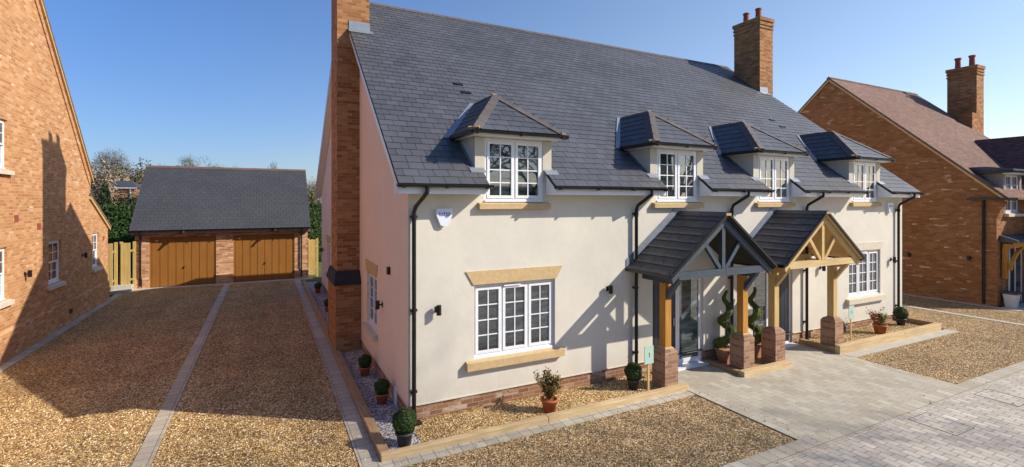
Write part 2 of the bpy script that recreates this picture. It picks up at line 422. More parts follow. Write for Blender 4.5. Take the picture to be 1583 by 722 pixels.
def gutter_x(mb, x0, x1, y, z, r_=.055, brackets=True):
    n = 8; prof = [(y + r_ * cos(pi + pi * k / n), z + r_ * sin(pi + pi * k / n)) for k in range(n + 1)]
    prof2 = [(y + (r_ - .008) * cos(pi + pi * k / n), z + (r_ - .008) * sin(pi + pi * k / n)) for k in range(n, -1, -1)]
    mb.prism(prof + prof2, 'X', x0, x1)
    for e in (x0, x1): mb.prism(prof, 'X', e - .004, e + .004)
    if brackets:
        k = max(2, int((x1 - x0) / .8) + 1)
        for i in range(k):
            x = x0 + .1 + (x1 - x0 - .2) * i / (k - 1)
            mb.box(x - .02, x + .02, y - r_ - .006, y + r_, z - r_ - .012, z - r_ * .55)

# window: local origin bottom-left on the outer wall face, facing -Y; sx casement widths
def window(parent, loc, w, h, sashes, rows=4, cols=2, rotz=0, inset=.06, label=None, style='casement', glass=None, extra=None):
    root = bpy.data.objects.new('window', None)
    mb = MB(); F = .045; y0, y1 = inset, inset + .07
    mb.box(0, w, y0, y1, 0, F + .02); mb.box(0, w, y0, y1, h - F, h); mb.box(0, F, y0, y1, F + .02, h - F); mb.box(w - F, w, y0, y1, F + .02, h - F)
    mb.box(-.0, w, y0 - .03, y0 - .001, 0, .03)
    pane = MB(); bars = MB()
    if style == 'casement':
        n = sashes; iw = (w - 2 * F - (n - 1) * .03) / n
        for i in range(n):
            a = F + i * (iw + .03); b = a + iw; z0 = F + .022; z1 = h - F - .002
            if i: mb.box(a - .03, a, y0, y1, z0 - .002, z1 + .002)
            S = .05; ys = y0 - .014
            a_, b_ = a + .003, b - .003
            mb.box(a_, b_, ys, y0 + .04, z0, z0 + S); mb.box(a_, b_, ys, y0 + .04, z1 - S, z1); mb.box(a_, a_ + S, ys, y0 + .04, z0 + S, z1 - S); mb.box(b_ - S, b_, ys, y0 + .04, z0 + S, z1 - S)
            pa, pb, pz0, pz1 = a_ + S, b_ - S, z0 + S, z1 - S
            pane.box(pa, pb, y0 + .012, y0 + .03, pz0, pz1)
            for r_ in range(1, rows): z = pz0 + (pz1 - pz0) * r_ / rows; bars.box(pa, pb, y0 + .001, y0 + .011, z - .01, z + .01)
            for c_ in range(1, cols): x = pa + (pb - pa) * c_ / cols; bars.box(x - .01, x + .01, y0 - .0005, y0 + .0115, pz0, pz1)
    else:   # sliding sash
        for k, (z0, z1, yy) in enumerate(((F + .022, h * .5 + .02, y0 + .02), (h * .5 - .02, h - F, y0 - .012))):
            S = .045; a_, b_ = F, w - F
            mb.box(a_, b_, yy, yy + .035, z0, z0 + S); mb.box(a_, b_, yy, yy + .035, z1 - S, z1); mb.box(a_, a_ + S, yy, yy + .035, z0 + S, z1 - S); mb.box(b_ - S, b_, yy, yy + .035, z0 + S, z1 - S)
            pa, pb, pz0, pz1 = a_ + S, b_ - S, z0 + S, z1 - S
            pane.box(pa, pb, yy + .012, yy + .028, pz0, pz1)
            for r_ in range(1, 2): z = pz0 + (pz1 - pz0) * r_ / 2; bars.box(pa, pb, yy + .002, yy + .011, z - .009, z + .009)
            for c_ in range(1, cols + 0): x = pa + (pb - pa) * c_ / cols; bars.box(x - .009, x + .009, yy + .0005, yy + .0115, pz0, pz1)
    bpy.data.objects.remove(root)
    fr = mb.build('window', WHITE, None)
    if parent is not None:
        fr.parent = parent; fr.location = V(loc) - wpos(parent)
    else: fr.location = loc
    fr.rotation_euler.z = rotz
    if label: fr['label'] = label
    def sub(m, nm, mat):
        o = m.build(nm, mat); o.parent = fr; return o
    sub(pane, 'pane', glass or GLASS); sub(bars, 'glazing_bar', WHITE)
    if extra:
        for nm, m, mat in extra: sub(m, nm, mat)
    return fr
def lintel_mb(w, h, over=.15, flare=.05, proud=.02):
    m = MB(); m.prism([(-.0 - .02, 0), (w + .02, 0), (w + over, h), (-over, h)], 'Y', -proud, .1); return m
def sill_mb(w, over=.15, th=.14, proud=.1, z1=0.0):
    m = MB(); m.prism([(-proud, z1 - th), (-proud, z1 - .035), (.05, z1 - .002), (.05, z1 - th)], 'X', -over, w + over)
    return m
# ------------------------------------------------------------------ ground
struct('ground', MB().quad((-400, -300, -.05), (400, -300, -.05), (400, 700, -.05), (-400, 700, -.05)), GRASS)
def slabz(x0, x1, y0, y1, z, mb=None): return (mb or MB()).box(x0, x1, y0, y1, -.04, z)
struct('gravel_drive', slabz(-5.14, -1.69, 2.0, 25.2, 0), GRAV)
struct('gravel_drive', slabz(-1.45, 1.16, 2.0, 25.2, 0), GRAV)
struct('gravel_drive', slabz(1.16, 7.33, 4.75, 6.76, 0), GRAVT)
g = MB(); slabz(12.46, 20.15, 4.72, 6.66, 0, g); slabz(17.62, 20.15, 6.66, 30, 0, g); slabz(20.4, 22.65, 4.72, 30, 0, g); slabz(22.65, 34, 4.72, 7.0, 0, g)
struct('gravel_drive', g, GRAVT)
struct('path', slabz(7.36, 12.43, 4.75, 7.98, .012), PAVE)
struct('road', slabz(1.16, 60, -12, 4.44, .008), ROAD)
struct('verge', slabz(-60, -5.6, -12, 8, -.02), GRASS)
struct('path', slabz(1.16, 60, 4.443, 4.747, .012), SOLDX)
struct('path', slabz(1.163, 7.333, 6.763, 7.0, .012), SOLDX)
struct('path', slabz(12.46, 17.6, 6.663, 6.95, .012), SLAB)
struct('path', slabz(1.163, 1.44, 7.003, 25.2, .012), SOLDY)
struct('path', slabz(-1.687, -1.453, 2, 25.2, .012), SOLDY)
struct('path', slabz(-5.39, -5.143, 2, 25.2, .012), SOLDY)
struct('path', slabz(-5.0, 2.0, 25.203, 25.58, .02), SLAB)
struct('path', slabz(20.153, 20.397, 4.72, 30, .012), SLAB)
struct('path', slabz(22.653, 22.88, 7.0, 20, .012), SLAB)
struct('path', slabz(22.9, 34, 7.003, 7.52, .012), SLAB)
struct('gravel_bed', MB().box(1.6, 2.12, 7.1, 24, -.04, .035), GRAVW)
struct('gravel_bed', MB().box(2.122, 7.3, 7.1, 8.02, -.04, .04), GRAVB)
struct('gravel_bed', MB().box(9.08, 10.58, 7.05, 8.02, -.04, .04), GRAVB)
struct('gravel_bed', MB().box(12.5, 17.5, 7.05, 8.02, -.04, .09), GRAVB)
def stones(regions, mat, size=.022):
    m = MB(); rs = random.Random(99)
    for (x0, x1, y0, y1, z, n) in regions:
        for i in range(n):
            x, y = rs.uniform(x0, x1), rs.uniform(y0, y1); a = rs.uniform(0, pi); s_ = size * rs.uniform(.35, .8); c_, d_ = cos(a) * s_, sin(a) * s_; q = rs.uniform(.5, .9); h = s_ * rs.uniform(.45, .8)
            t = rs.uniform(.35, .7)
            B = [(x + c_, y + d_, z), (x - d_ * q, y + c_ * q, z), (x - c_, y - d_, z), (x + d_ * q, y - c_ * q, z)]
            T = [(x + c_ * t + rs.uniform(-.3, .3) * s_, y + d_ * t, z + h * rs.uniform(.7, 1.1)), (x - d_ * q * t, y + c_ * q * t, z + h), (x - c_ * t, y - d_ * t, z + h * rs.uniform(.7, 1.1)), (x + d_ * q * t, y - c_ * q * t, z + h)]
            m.add(B + T, [(4, 5, 6, 7), (0, 1, 5, 4), (1, 2, 6, 5), (2, 3, 7, 6), (3, 0, 4, 7)])
    return m.build('loose_gravel', mat)
def stone_mat(name, stops):
    m, nt = ntree(name); g = nt.nodes.new('ShaderNodeNewGeometry')
    finish(nt, ramp(nt, g.outputs['Random Per Island'], stops), .7, spec=.3); return m
tag(stones([(-5.1, -1.7, 8.5, 12.5, 0, 7000), (-1.44, 1.15, 7.0, 12.0, 0, 7500), (-1.68, -1.46, 8, 25, .012, 60), (1.17, 1.43, 7, 14, .012, 60), (-5.38, -5.15, 10, 24, .012, 60), (2.1, 7.3, 7.12, 7.95, .04, 5200)], stone_mat('golden_stone', GOLD)), kind='stuff')
tag(stones([(1.6, 7.3, 4.8, 6.74, 0, 8000), (12.5, 20, 4.75, 6.6, 0, 4500), (1.3, 7.3, 6.78, 6.98, .012, 70), (6, 14, 4.45, 4.74, .012, 50), (7.4, 7.7, 4.8, 6.9, .012, 40), (12.5, 17.1, 7.1, 7.95, .09, 2500)], stone_mat('tan_stone', TAN)), kind='stuff')
# timber sleepers
def sleeper(x0, x1, y0, y1, h, mat, label):
    o = MB().box(x0, x1, y0, y1, -.03, h).build('timber_sleeper', mat, None, bevel=.01, loc=((x0 + x1) / 2, (y0 + y1) / 2, 0))
    return tag(o, label, 'sleeper', 'timber sleepers edging the gravel beds')
sleeper(1.45, 4.2, 6.985, 7.10, .105, SLEEP, 'long timber edging in front of the terracotta-potted shrub, nearest the camera')
sleeper(4.205, 7.42, 6.985, 7.12, .105, SLEEP, 'timber edging in front of the black-potted ball, ending at the left porch pier')
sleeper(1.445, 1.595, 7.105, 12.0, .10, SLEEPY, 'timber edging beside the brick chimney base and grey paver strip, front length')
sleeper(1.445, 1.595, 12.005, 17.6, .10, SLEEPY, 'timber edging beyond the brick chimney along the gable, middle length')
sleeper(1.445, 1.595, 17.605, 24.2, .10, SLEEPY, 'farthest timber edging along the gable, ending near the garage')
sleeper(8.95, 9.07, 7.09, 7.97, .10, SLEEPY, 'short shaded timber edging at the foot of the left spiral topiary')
sleeper(8.95, 10.55, 6.93, 7.085, .12, SLEEP, 'timber edging in front of the two middle brick piers')
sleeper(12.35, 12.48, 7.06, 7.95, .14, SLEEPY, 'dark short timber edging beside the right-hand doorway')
sleeper(12.35, 17.28, 6.93, 7.055, .22, SLEEP, 'tall pale timber edging in front of the right-hand flower bed')
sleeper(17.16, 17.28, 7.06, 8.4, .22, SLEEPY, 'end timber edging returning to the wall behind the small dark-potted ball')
# drain covers
for (x0, x1, y0, y1, lb) in ((9.72, 10.33, 3.7, 4.36, 'square recessed paver drain cover in the road nearest the middle'), (12.1, 12.7, 3.72, 4.36, 'square recessed paver drain cover in the road towards the right')):
    m = MB(); t = .008
    m.box(x0, x1, y0, y0 + t, -.01, .013); m.box(x0, x1, y1 - t, y1, -.01, .013); m.box(x0, x0 + t, y0 + t, y1 - t, -.01, .013); m.box(x1 - t, x1, y0 + t, y1 - t, -.01, .013)
    o = m.build('drain_cover', COVER, None, loc=(x0, y0, 0)); tag(o, lb, 'drain cover', 'drain covers in the paved road')
    MB().box(x0 + .08, x0 + .1, y0 + .08, y0 + .12, .008, .014).build('lifting_slot', METAL, o); MB().box(x1 - .1, x1 - .08, y1 - .12, y1 - .08, .008, .014).build('lifting_slot', METAL, o)

# ------------------------------------------------------------------ MAIN HOUSE
FY = 8.0; XL, XR = 2.1, 17.5; BY = 22.2
RY, RZ = 14.6, 9.5; EY, EZ = 7.65, 4.0; MS = (RZ - EZ) / (RY - EY)
BEY = 22.5; MB_S = (RZ - EZ) / (BEY - RY)
house = empty('cream_house', (9.8, 15.2, 0))
tag(house, 'cream rendered pair of cottages with a long slate roof, four dormers and two timber porches', 'house')
PZ = .30
dc = [4.08, 8.13, 11.43, 15.45]
holes_front = [(3.28, 4.96, .91, 2.21), (14.67, 16.29, .98, 2.28), (7.42, 8.95, .0, 2.06), (10.65, 12.17, .0, 2.06)] + [(c - .6, c + .6, 3.7, 4.84) for c in dc]
m = MB()
def clamp_h(hs, z0, z1): return [(a, b, max(e, z0), min(f, z1)) for a, b, e, f in hs if f > z0 and e < z1]
wall(m, 'Y', FY, XL, XR, PZ, 4.1, clamp_h(holes_front, PZ, 4.1), .1, -1)
m.build('front_wall', CREAM, house)
def roofz(y): return min(EZ + MS * (y - EY), RZ - MB_S * (y - RY))
for nm, X, out, mat, hs in (('gable_wall', XL, -1, CREAM_BOUNCE, [(10.58, 11.7, .9, 2.08), (19.0, 20.1, 1.0, 2.15)]), ('gable_wall', XR, 1, CREAM, [])):
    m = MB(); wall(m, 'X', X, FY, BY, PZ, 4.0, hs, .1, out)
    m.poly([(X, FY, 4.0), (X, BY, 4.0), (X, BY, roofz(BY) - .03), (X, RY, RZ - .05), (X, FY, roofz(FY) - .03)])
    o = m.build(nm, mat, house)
    if out < 0: o['label'] = 'shaded cream render gable wall with warm bounced light in its colour'
MB().quad((XL, BY, PZ), (XR, BY, PZ), (XR, BY, 4.2), (XL, BY, 4.2)).build('rear_wall', CREAM, house)
m = MB()
pe = .012
wall(m, 'Y', FY + pe, XL + pe, XR - pe, -.02, PZ, clamp_h(holes_front, -.02, PZ), .1, -1)
wall(m, 'X', XL + pe, FY + pe, BY, -.02, PZ, [], .1, -1); wall(m, 'X', XR - pe, FY + pe, BY, -.02, PZ, [], .1, 1)
for a, b in ((XL, 7.42), (8.95, 10.65), (12.17, XR)):   # render stop edge
    m.quad((a, FY, PZ), (b, FY, PZ), (b, FY + .03, PZ), (a, FY + .03, PZ))
m.build('plinth', BR_PLINTH, house)
m = MB()
for a, b in ((XL, 7.40), (8.97, 10.63), (12.19, XR)): m.box(a, b, FY - .012, FY + .01, PZ - .014, PZ + .004)
m.box(XL - .012, XL + .01, FY - .012, BY, PZ - .014, PZ + .004)
m.build('render_bead', CREAM, house)
# roof: deck
RX0, RX1 = 1.85, 17.75
sl = V((0, RY - EY, RZ - EZ)); slen = sl.length; su = sl.normalized(); sn = V((0, -su.z, su.y))
gaps = [(c - .66, c + .66) for c in dc]
deck = MB()
tk = .05
def deckquad(x0, x1, ya, yb):
    deck.add([(x0, ya, roofz(ya) - .004), (x1, ya, roofz(ya) - .004), (x1, yb, roofz(yb) - .004), (x0, yb, roofz(yb) - .004), (x0, ya, roofz(ya) - tk), (x1, ya, roofz(ya) - tk), (x1, yb, roofz(yb) - tk), (x0, yb, roofz(yb) - tk)],
             [(0, 1, 2, 3), (7, 6, 5, 4), (0, 4, 5, 1), (1, 5, 6, 2), (2, 6, 7, 3), (3, 7, 4, 0)])
deckquad(RX0, RX1, FY + .14, RY)
xs = [RX0] + [v for g_ in gaps for v in g_] + [RX1]
for i in range(0, len(xs), 2): deckquad(xs[i], xs[i + 1], EY, FY + .14)
deckquad(RX0, RX1, RY, BEY)
roof = deck.build('roof', DARK, house)
m = MB()
def skipf(x, v):
    X = RX0 + x; Y = EY + v * su.y
    if Y < FY + .1 and any(a < X < b for a, b in gaps): return True
    if any(abs(X - c) < .62 and Y < 9.2 for c in dc): return True
    return False
# slates in segments between gaps for the lowest course zone, whole above
vs = (FY + .12 - EY) / su.y
nlow = int(math.ceil(vs / .2)); vlow = nlow * .2
for i in range(0, len(xs), 2):
    a, b = xs[i] - RX0, xs[i + 1] - RX0
    slates(m, (RX0, EY, EZ), (1, 0, 0), su, sn, vlow, lambda v, a=a: a, lambda v, b=b: b, bottom=.03)
o2 = V((RX0, EY, EZ)) + su * vlow
slates(m, o2, (1, 0, 0), su, sn, slen - vlow, lambda v: 0, lambda v: RX1 - RX0, skip=lambda x, v: skipf(x, v + vlow), bottom=.03)
m.build('slates', SLATE, roof)
m = MB()   # rear slope slates coarse
bl = V((0, RY - BEY, RZ - EZ)); bu = bl.normalized(); bn = V((0, -bu.z, bu.y)) * -1
slates(m, (RX1, BEY, EZ), (-1, 0, 0), bu, bn, bl.length, lambda v: 0, lambda v: RX1 - RX0, gauge=.4, wid=.5, th=.012)
m.build('rear_slates', SLATE, roof)
m = MB(); ridge_run(m, (RX0 + .0, RY, RZ), (RX1 - .0, RY, RZ), (0, -su.y, -su.z), (0, -bu.y, -bu.z), .45, .17, .03)
m.build('ridge_tiles', RIDGE, roof)
for X in (RX0 + .012, RX1 - .012):
    for (ya, yb) in ((EY, RY), (RY, BEY)):
        m = MB()
        za, zb = roofz(ya) - .03, roofz(yb) - .03
        m.add([(X - .012, ya, za), (X + .012, ya, za), (X + .012, yb, zb), (X - .012, yb, zb), (X - .012, ya, za - .14), (X + .012, ya, za - .14), (X + .012, yb, zb - .14), (X - .012, yb, zb - .14)],
              [(0, 1, 2, 3), (7, 6, 5, 4), (0, 4, 5, 1), (1, 5, 6, 2), (2, 6, 7, 3), (3, 7, 4, 0)])
        m.build('verge_board', WHITE, roof)
for (Xa, Xb) in ((RX0 + .02, XL), (XR, RX1 - .02)):
    for (ya, yb) in ((EY, RY), (RY, BEY)):
        MB().quad((Xa, ya, roofz(ya) - .15), (Xb, ya, roofz(ya) - .15), (Xb, yb, roofz(yb) - .15), (Xa, yb, roofz(yb) - .15)).build('verge_soffit', WHITE, roof)
for i in range(0, len(xs), 2):
    m = MB(); a, b = xs[i] + .012, xs[i + 1] - .012
    m.prism([(EY - .005, 3.83), (EY - .005, 3.985), (FY - .003, 4.0 + MS * .34 - .055), (FY - .003, 3.83)], 'X', a, b); m.build('fascia', WHITE, house)
for i in range(0, len(xs), 2):
    a, b = xs[i] - .03, xs[i + 1] + .03
    g_ = MB(); gutter_x(g_, a, b, EY - .075, 3.985); g_.build('gutter', BLACK, house)
g_ = MB()
def downpipe(x, ytop, ztop, ybot=7.93, zb=.1, dx=0):
    p = MB(); p.tube([(x + dx, ytop, ztop), (x + dx, ytop, ztop - .1), (x + dx * .2, ybot - .02, ztop - .33), (x, ybot, ztop - .42), (x, ybot, zb)], .036, 12)
    for z in (ztop - .5, 1.9, zb + .45): p.box(x - .055, x + .055, ybot - .01, FY, z - .02, z + .02)
    p.tube([(x, ybot, ztop - .46), (x, ybot, ztop - .56)], .043, 12)
    p.tube([(x, ybot, zb + .12), (x, ybot, zb), (x, ybot - .06, zb - .06)], .044, 12)
    p.box(x - .11, x + .11, ybot - .13, ybot + .04, .03, .06)
    return p.build('downpipe', BLACK, house)
downpipe(2.18, EY - .075, 3.95, dx=.12); downpipe(6.91, EY - .075, 3.95, dx=.1); downpipe(9.81, EY - .075, 3.95, dx=.12)
downpipe(12.66, EY - .075, 3.95, dx=.12); downpipe(17.15, EY - .075, 3.95, dx=.12)
# front windows
e1 = [('lintel', lintel_mb(1.68, .24, .16), STONE), ('sill', sill_mb(1.68, .16, .17, .1), STONE)]
for nm, mb_, mat in e1:
    if nm == 'lintel': mb_.v = [(x, y, z + 1.32) for x, y, z in mb_.v]
hd = MB(); hd.box(.6, .95, .02, .05, 1.245, 1.27)
e1.append(('trickle_vent', hd, WHITE))
window(house, (3.28, FY, .91), 1.68, 1.3, 3, 4, 2, extra=e1)
e2 = [('lintel', lintel_mb(1.62, .22, .13), STONEL), ('sill', sill_mb(1.62, .14, .17, .1), STONEL)]
e2[0][1].v = [(x, y, z + 1.32) for x, y, z in e2[0][1].v]
hd = MB(); hd.box(.6, .95, .02, .05, 1.245, 1.27); e2.append(('trickle_vent', hd, WHITE))
window(house, (14.67, FY, .98), 1.62, 1.3, 3, 4, 2, extra=e2)
# gable windows (face -X): local x runs towards -Y
for (ya, yb, z0, h) in ((10.58, 11.7, .9, 1.18), (19.0, 20.1, 1.0, 1.15)):
    w_ = yb - ya
    e = [('lintel', lintel_mb(w_, .26, .14), STONE), ('sill', sill_mb(w_, .12, .14, .1), STONEL)]
    e[0][1].v = [(x, y, z + h + .01) for x, y, z in e[0][1].v]
    window(house, (XL, yb, z0), w_, h, 2, 4, 1, rotz=-pi / 2, extra=e)
# doors
def door(x0, w_door, x1, flip, lab):
    W = x1 - x0; H = 2.04
    fr = MB(); y0, y1 = FY + .06, FY + .13; T = .05
    wd0, wd1 = (T, T + w_door) if not flip else (W - T - w_door, W - T)
    sd0, sd1 = (wd1 + T, W - T) if not flip else (T, wd0 - T)
    fr.box(x0, x1, y0, y1, .05, .09); fr.box(x0, x1, y0, y1, H - T, H + .02); fr.box(x0, x0 + T, y0, y1, .09, H - T); fr.box(x1 - T, x1, y0, y1, .09, H - T)
    mid = (wd1 if not flip else sd1); fr.box(x0 + mid, x0 + mid + T, y0, y1, .09, H - T)
    S = .05
    fr.box(x0 + sd0, x0 + sd1, y0 - .01, y0 + .04, .09, .09 + S + .03); fr.box(x0 + sd0, x0 + sd1, y0 - .01, y0 + .04, H - T - S, H - T)
    fr.box(x0 + sd0, x0 + sd0 + S, y0 - .01, y0 + .04, .17, H - T - S); fr.box(x0 + sd1 - S, x0 + sd1, y0 - .01, y0 + .04, .17, H - T - S)
    fr.box(x0 - .02, x1 + .02, FY - .16, FY + .06, .012, .05)
    d = fr.build('front_door', WHITE, house); d['label'] = lab
    lf = MB(); lf.box(x0 + wd0 + .004, x0 + wd1 - .004, y0 + .01, y0 + .05, .094, H - T - .004)
    n = 5; ww = (wd1 - wd0 - .1) / n
    for i in range(n): lf.box(x0 + wd0 + .05 + i * ww + .006, x0 + wd0 + .05 + (i + 1) * ww - .006, y0 + .002, y0 + .012, .17, H - .14)
    lf.build('door_leaf', DOORD, d)
    MB().box(x0 + sd0 + S, x0 + sd1 - S, y0 + .01, y0 + .03, .17, H - T - S).build('side_pane', GLASSD, d)
    hx = x0 + (wd1 - .08 if not flip else wd0 + .08)
    MB().box(hx - .015, hx + .015, y0 - .03, y0 - .002, .95, 1.12).build('handle', METAL, d)
door(7.42, .68, 8.95, False, 'dark door with a tall glazed side panel behind the grey porch')
door(10.65, .80, 12.17, True, 'dark door behind the pale oak porch')
# chimneys
def chimney(x0, x1, y0, y1, base, left):
    m = MB(); m.box(x0, x1, y0, y1, base, 10.55)
    for k, (e, z0, z1) in enumerate(((.025, 10.555, 10.62), (.0, 10.62, 10.69), (.03, 10.69, 10.76), (.012, 10.76, 10.85), (.05, 10.85, 10.98))):
        m.box(x0 - e, x1 + e, y0 - e, y1 + e, z0 + .0005, z1)
    ch = m.build('chimney', BR_MAIN, house)
    f = MB(); f.frustum((x0 - .02, x1 + .02, y0 - .02, y1 + .02), (x0 + .1, x1 - .1, y0 + .1, y1 - .1), 10.98, 11.05); f.build('flaunching', MORTAR, ch)
    for yy in ((y0 + y1) / 2 - .28, (y0 + y1) / 2 + .28):
        p = MB(); p.lathe([(.13, 11.0), (.115, 11.06), (.105, 11.38), (.125, 11.40), (.125, 11.45), (.095, 11.45), (.09, 11.1), (0, 11.1)], ((x0 + x1) / 2 - .05, yy), 20)
        p.build('chimney_pot', POTRED, ch, smooth=False)
    return ch
c1 = chimney(1.56, 2.34, 12.72, 13.9, -.02, True)
m = MB(); m.box(1.50, 2.09, 12.50, 14.12, -.02, 1.72)
m.build('chimney_base', BR_MAIN, c1)
m = MB(); m.frustum((1.46, 2.1, 12.45, 14.17), (1.52, 2.1, 12.66, 13.96), 1.722, 1.98); m.box(1.46, 2.1, 12.45, 14.17, 1.66, 1.7215)
m.build('weathering', DARK, c1)
c2 = chimney(17.3, 18.08, 12.70, 13.88, -.02, False)
def flash(x0, x1, y, ch):
    z = roofz(y)
    m = MB(); m.add([(x0, y - .012, z + .02), (x1, y - .012, z + .02), (x1, y - .012, z + .22), (x0, y - .012, z + .22)], [(0, 1, 2, 3)])
    q = V((0, y - .012, z + .03)); q2 = q - su * .22
    m.quad((x0 - .02, q.y, q.z), (x1 + .06, q.y, q.z), (x1 + .06, q2.y, q2.z + .01), (x0 - .02, q2.y, q2.z + .01))
    m2 = MB(); 
    for f in m.f:
        P = [V(m.v[i]) for i in f]; n_ = (P[1] - P[0]).cross(P[3] - P[0]).normalized() * .006
        m2.add([p for p in P] + [p + n_ for p in P], [(0, 1, 2, 3), (7, 6, 5, 4), (0, 4, 5, 1), (1, 5, 6, 2), (2, 6, 7, 3), (3, 7, 4, 0)])
    m2.build('flashing', LEAD, ch)
flash(1.84, 2.35, 12.72, c1); flash(17.29, 17.76, 12.70, c2)
# roof vents
for (x, y) in ((3.98, 10.7), (4.05, 10.38), (15.2, 10.72), (15.25, 10.38)):
    z = roofz(y); q = MB(); a = V((x, y, z)) + sn * .03
    q.beam(a - V((.11, 0, 0)), a + V((.11, 0, 0)), .10, .03, up=sn); q.build('roof_vent', BLACK, roof)
# dormers (copied)
def dormer(c):
    z_e = 4.95; hw = .79; ho = .92; yF = FY - .27
    w = MB()
    # front cheeks either side of window + header; side cheeks
    yf = FY - .015
    for s in (-1, 1):
        a, b = sorted((c + s * .6, c + s * hw))
        w.box(a, b, yf, yf + .12, roofz(yf) - .2, 4.86)
    w.box(c - hw, c + hw, yf, yf + .12, 4.8405, 4.86)
    for s in (-1, 1):
        X = c + s * hw; yb = EY + (4.86 - EZ) / MS
        w.prism([(yf + .12, roofz(yf) - .3), (yf + .12, 4.86), (yb + .1, 4.86), (yb + .1, 4.7)], 'X', min(X, X - s * .06), max(X, X - s * .06))
    d = w.build('dormer', CHEEK, house, loc=None) if False else None
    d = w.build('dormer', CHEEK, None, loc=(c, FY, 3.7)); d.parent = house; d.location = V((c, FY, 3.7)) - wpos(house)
    # roof
    ya = 8.9; za = 5.83
    yfe = yF; e0 = V((c - ho, yfe, z_e)); e1_ = V((c + ho, yfe, z_e)); ap = V((c, ya, za))
    yv = EY + (z_e - EZ) / MS   # eave meets main roof
    yr = EY + (za - EZ) / MS
    dk = MB(); q = .02
    fs = [[e0, e1_, ap], [e0, ap, V((c, yr, za)), V((c - ho, yv, z_e))], [e1_, V((c + ho, yv, z_e)), V((c, yr, za)), ap]]
    for f in fs: dk.poly([p - V((0, 0, .01)) for p in f])
    dr = dk.build('dormer_roof', DARK, d)
    s_ = MB()
    u_ = (ap - V((c, yfe, z_e))); vl = u_.length; u_.normalize(); n_ = V((0, -u_.z, u_.y))
    slates(s_, (c, yfe, z_e), (1, 0, 0), u_, n_, vl, lambda v: -ho * (1 - v / vl), lambda v: ho * (1 - v / vl), gauge=.2, wid=.26, bottom=.02)
    for s in (-1, 1):
        uu = V((-s * ho, 0, za - z_e)); vl2 = uu.length; uu.normalize(); nn = V((s * uu.z, 0, abs(uu.x)))
        L0 = yv - yfe; L1a = ya - yfe; L1b = yr - yfe
        slates(s_, (c + s * ho, yfe, z_e), (0, 1, 0), uu, nn, vl2, lambda v: L1a * v / vl2, lambda v: L0 + (L1b - L0) * v / vl2, gauge=.2, wid=.26, bottom=.02)
    s_.build('dormer_slates', SLATE, d)
    h_ = MB()
    fd = V((0, -u_.y, -u_.z))
    for s in (-1, 1):
        sd = V((s * ho, 0, z_e - za)).normalized(); E_ = V((c + s * ho, yfe, z_e)); dirn = (E_ - ap).normalized()
        pa = (fd - dirn * fd.dot(dirn)).normalized(); pb = (sd - dirn * sd.dot(dirn)).normalized()
        ridge_run(h_, ap + dirn * .02, E_ - dirn * .03, pa, pb, .3, .15, .03)
    ridge_run(h_, ap, (c, yr - .05, za), (1 * ho, 0, z_e - za), (-ho, 0, z_e - za), .35, .12, .025)
    h_.build('hip_tiles', RIDGE, d)
    for s in (-1, 1):
        mm = MB()
        E_ = V((c + s * ho, yfe, z_e)); dirn = (ap - E_).normalized(); mm.beam(E_ + dirn * .01 + V((0, 0, .012)), E_ + dirn * .05 + V((0, 0, .012)), .2, .04); mm.build('mortar_bedding', MORTAR, d)
    mm = MB(); mm.beam(ap + V((0, -.04, .0)), ap + V((0, .02, .025)), .09, .045)
    mm.build('mortar_bedding', MORTAR, d)
    ck = MB()
    for s in (-1, 1):
        E_ = V((c + s * ho, yfe, z_e)); 
        for t in (.15, .42, .7):
            P = E_.lerp(ap, t) + V((0, 0, .05)); ck.tube([P + V((-.03, 0, 0)), P + V((.03, 0, .04))], .008, 5)
    ck.build('hip_hook', BLACK, d)
    g = MB(); gutter_x(g, c - ho - .04, c + ho + .04, yfe - .04, z_e - .02, .045)
    for s in (-1, 1):
        X = c + s * (ho + .035); g.beam((X, yfe - .04, z_e - .04), (X, yv - .1, z_e - .04), .08, .07)
    g.build('dormer_gutter', BLACK, d)
    sf = MB(); sf.box(c - ho + .02, c + ho - .02, yfe + .02, FY - .016, z_e - .09, z_e - .03)
    for s in (-1, 1): a, b = sorted((c + s * (ho - .02), c + s * (hw + .001))); sf.box(a, b, FY - .016, yv - .15, z_e - .09, z_e - .03)
    sf.build('soffit', WHITE, d)
    fl = MB()
    for s in (-1, 1):
        # valley lead
        a = V((c + s * (ho + .02), yv, z_e)); b = V((c, yr, za)); dd = (b - a)
        o_ = V((s * .18, 0, 0))
        P = [a + sn * .035 - su * .12, a + o_ + sn * .035 - su * .12, b + o_ * .6 + sn * .035, b + sn * .035]
        fl.add(P + [p + sn * .006 for p in P], [(0, 1, 2, 3), (4, 5, 6, 7), (0, 1, 5, 4), (1, 2, 6, 5), (3, 0, 4, 7)])
        # saddle at the foot of each cheek
        a, b = sorted((c + s * .62, c + s * .90)); y_ = FY - .02
        fl.add([(a, y_, roofz(y_) + .035), (b, y_, roofz(y_) + .035), (b, y_ - .1, roofz(y_ - .1) + .03), (a, y_ - .1, roofz(y_ - .1) + .03),
                (a, y_, roofz(y_) + .045), (b, y_, roofz(y_) + .045), (b, y_ - .1, roofz(y_ - .1) + .04), (a, y_ - .1, roofz(y_ - .1) + .04)],
               [(4, 5, 6, 7), (0, 4, 5, 1), (1, 5, 6, 2), (2, 6, 7, 3), (3, 7, 4, 0)])
        # soaker along cheek
        X = c + s * (hw + .002); X2 = X + s * .05
        p0 = V((X, FY, roofz(FY) + .03)); p1 = V((X, EY + (4.8 - EZ) / MS, 4.83))
        fl.beam(p0 + V((s * .02, 0, 0)), p1 + V((s * .02, 0, 0)), .05, .008, up=sn)
    fl.build('flashing', LEAD, d)
    # window as sub-parts
    tmp = window(None, (0, 0, 0), 1.2, 1.14, 2, 4, 2, inset=-.0)
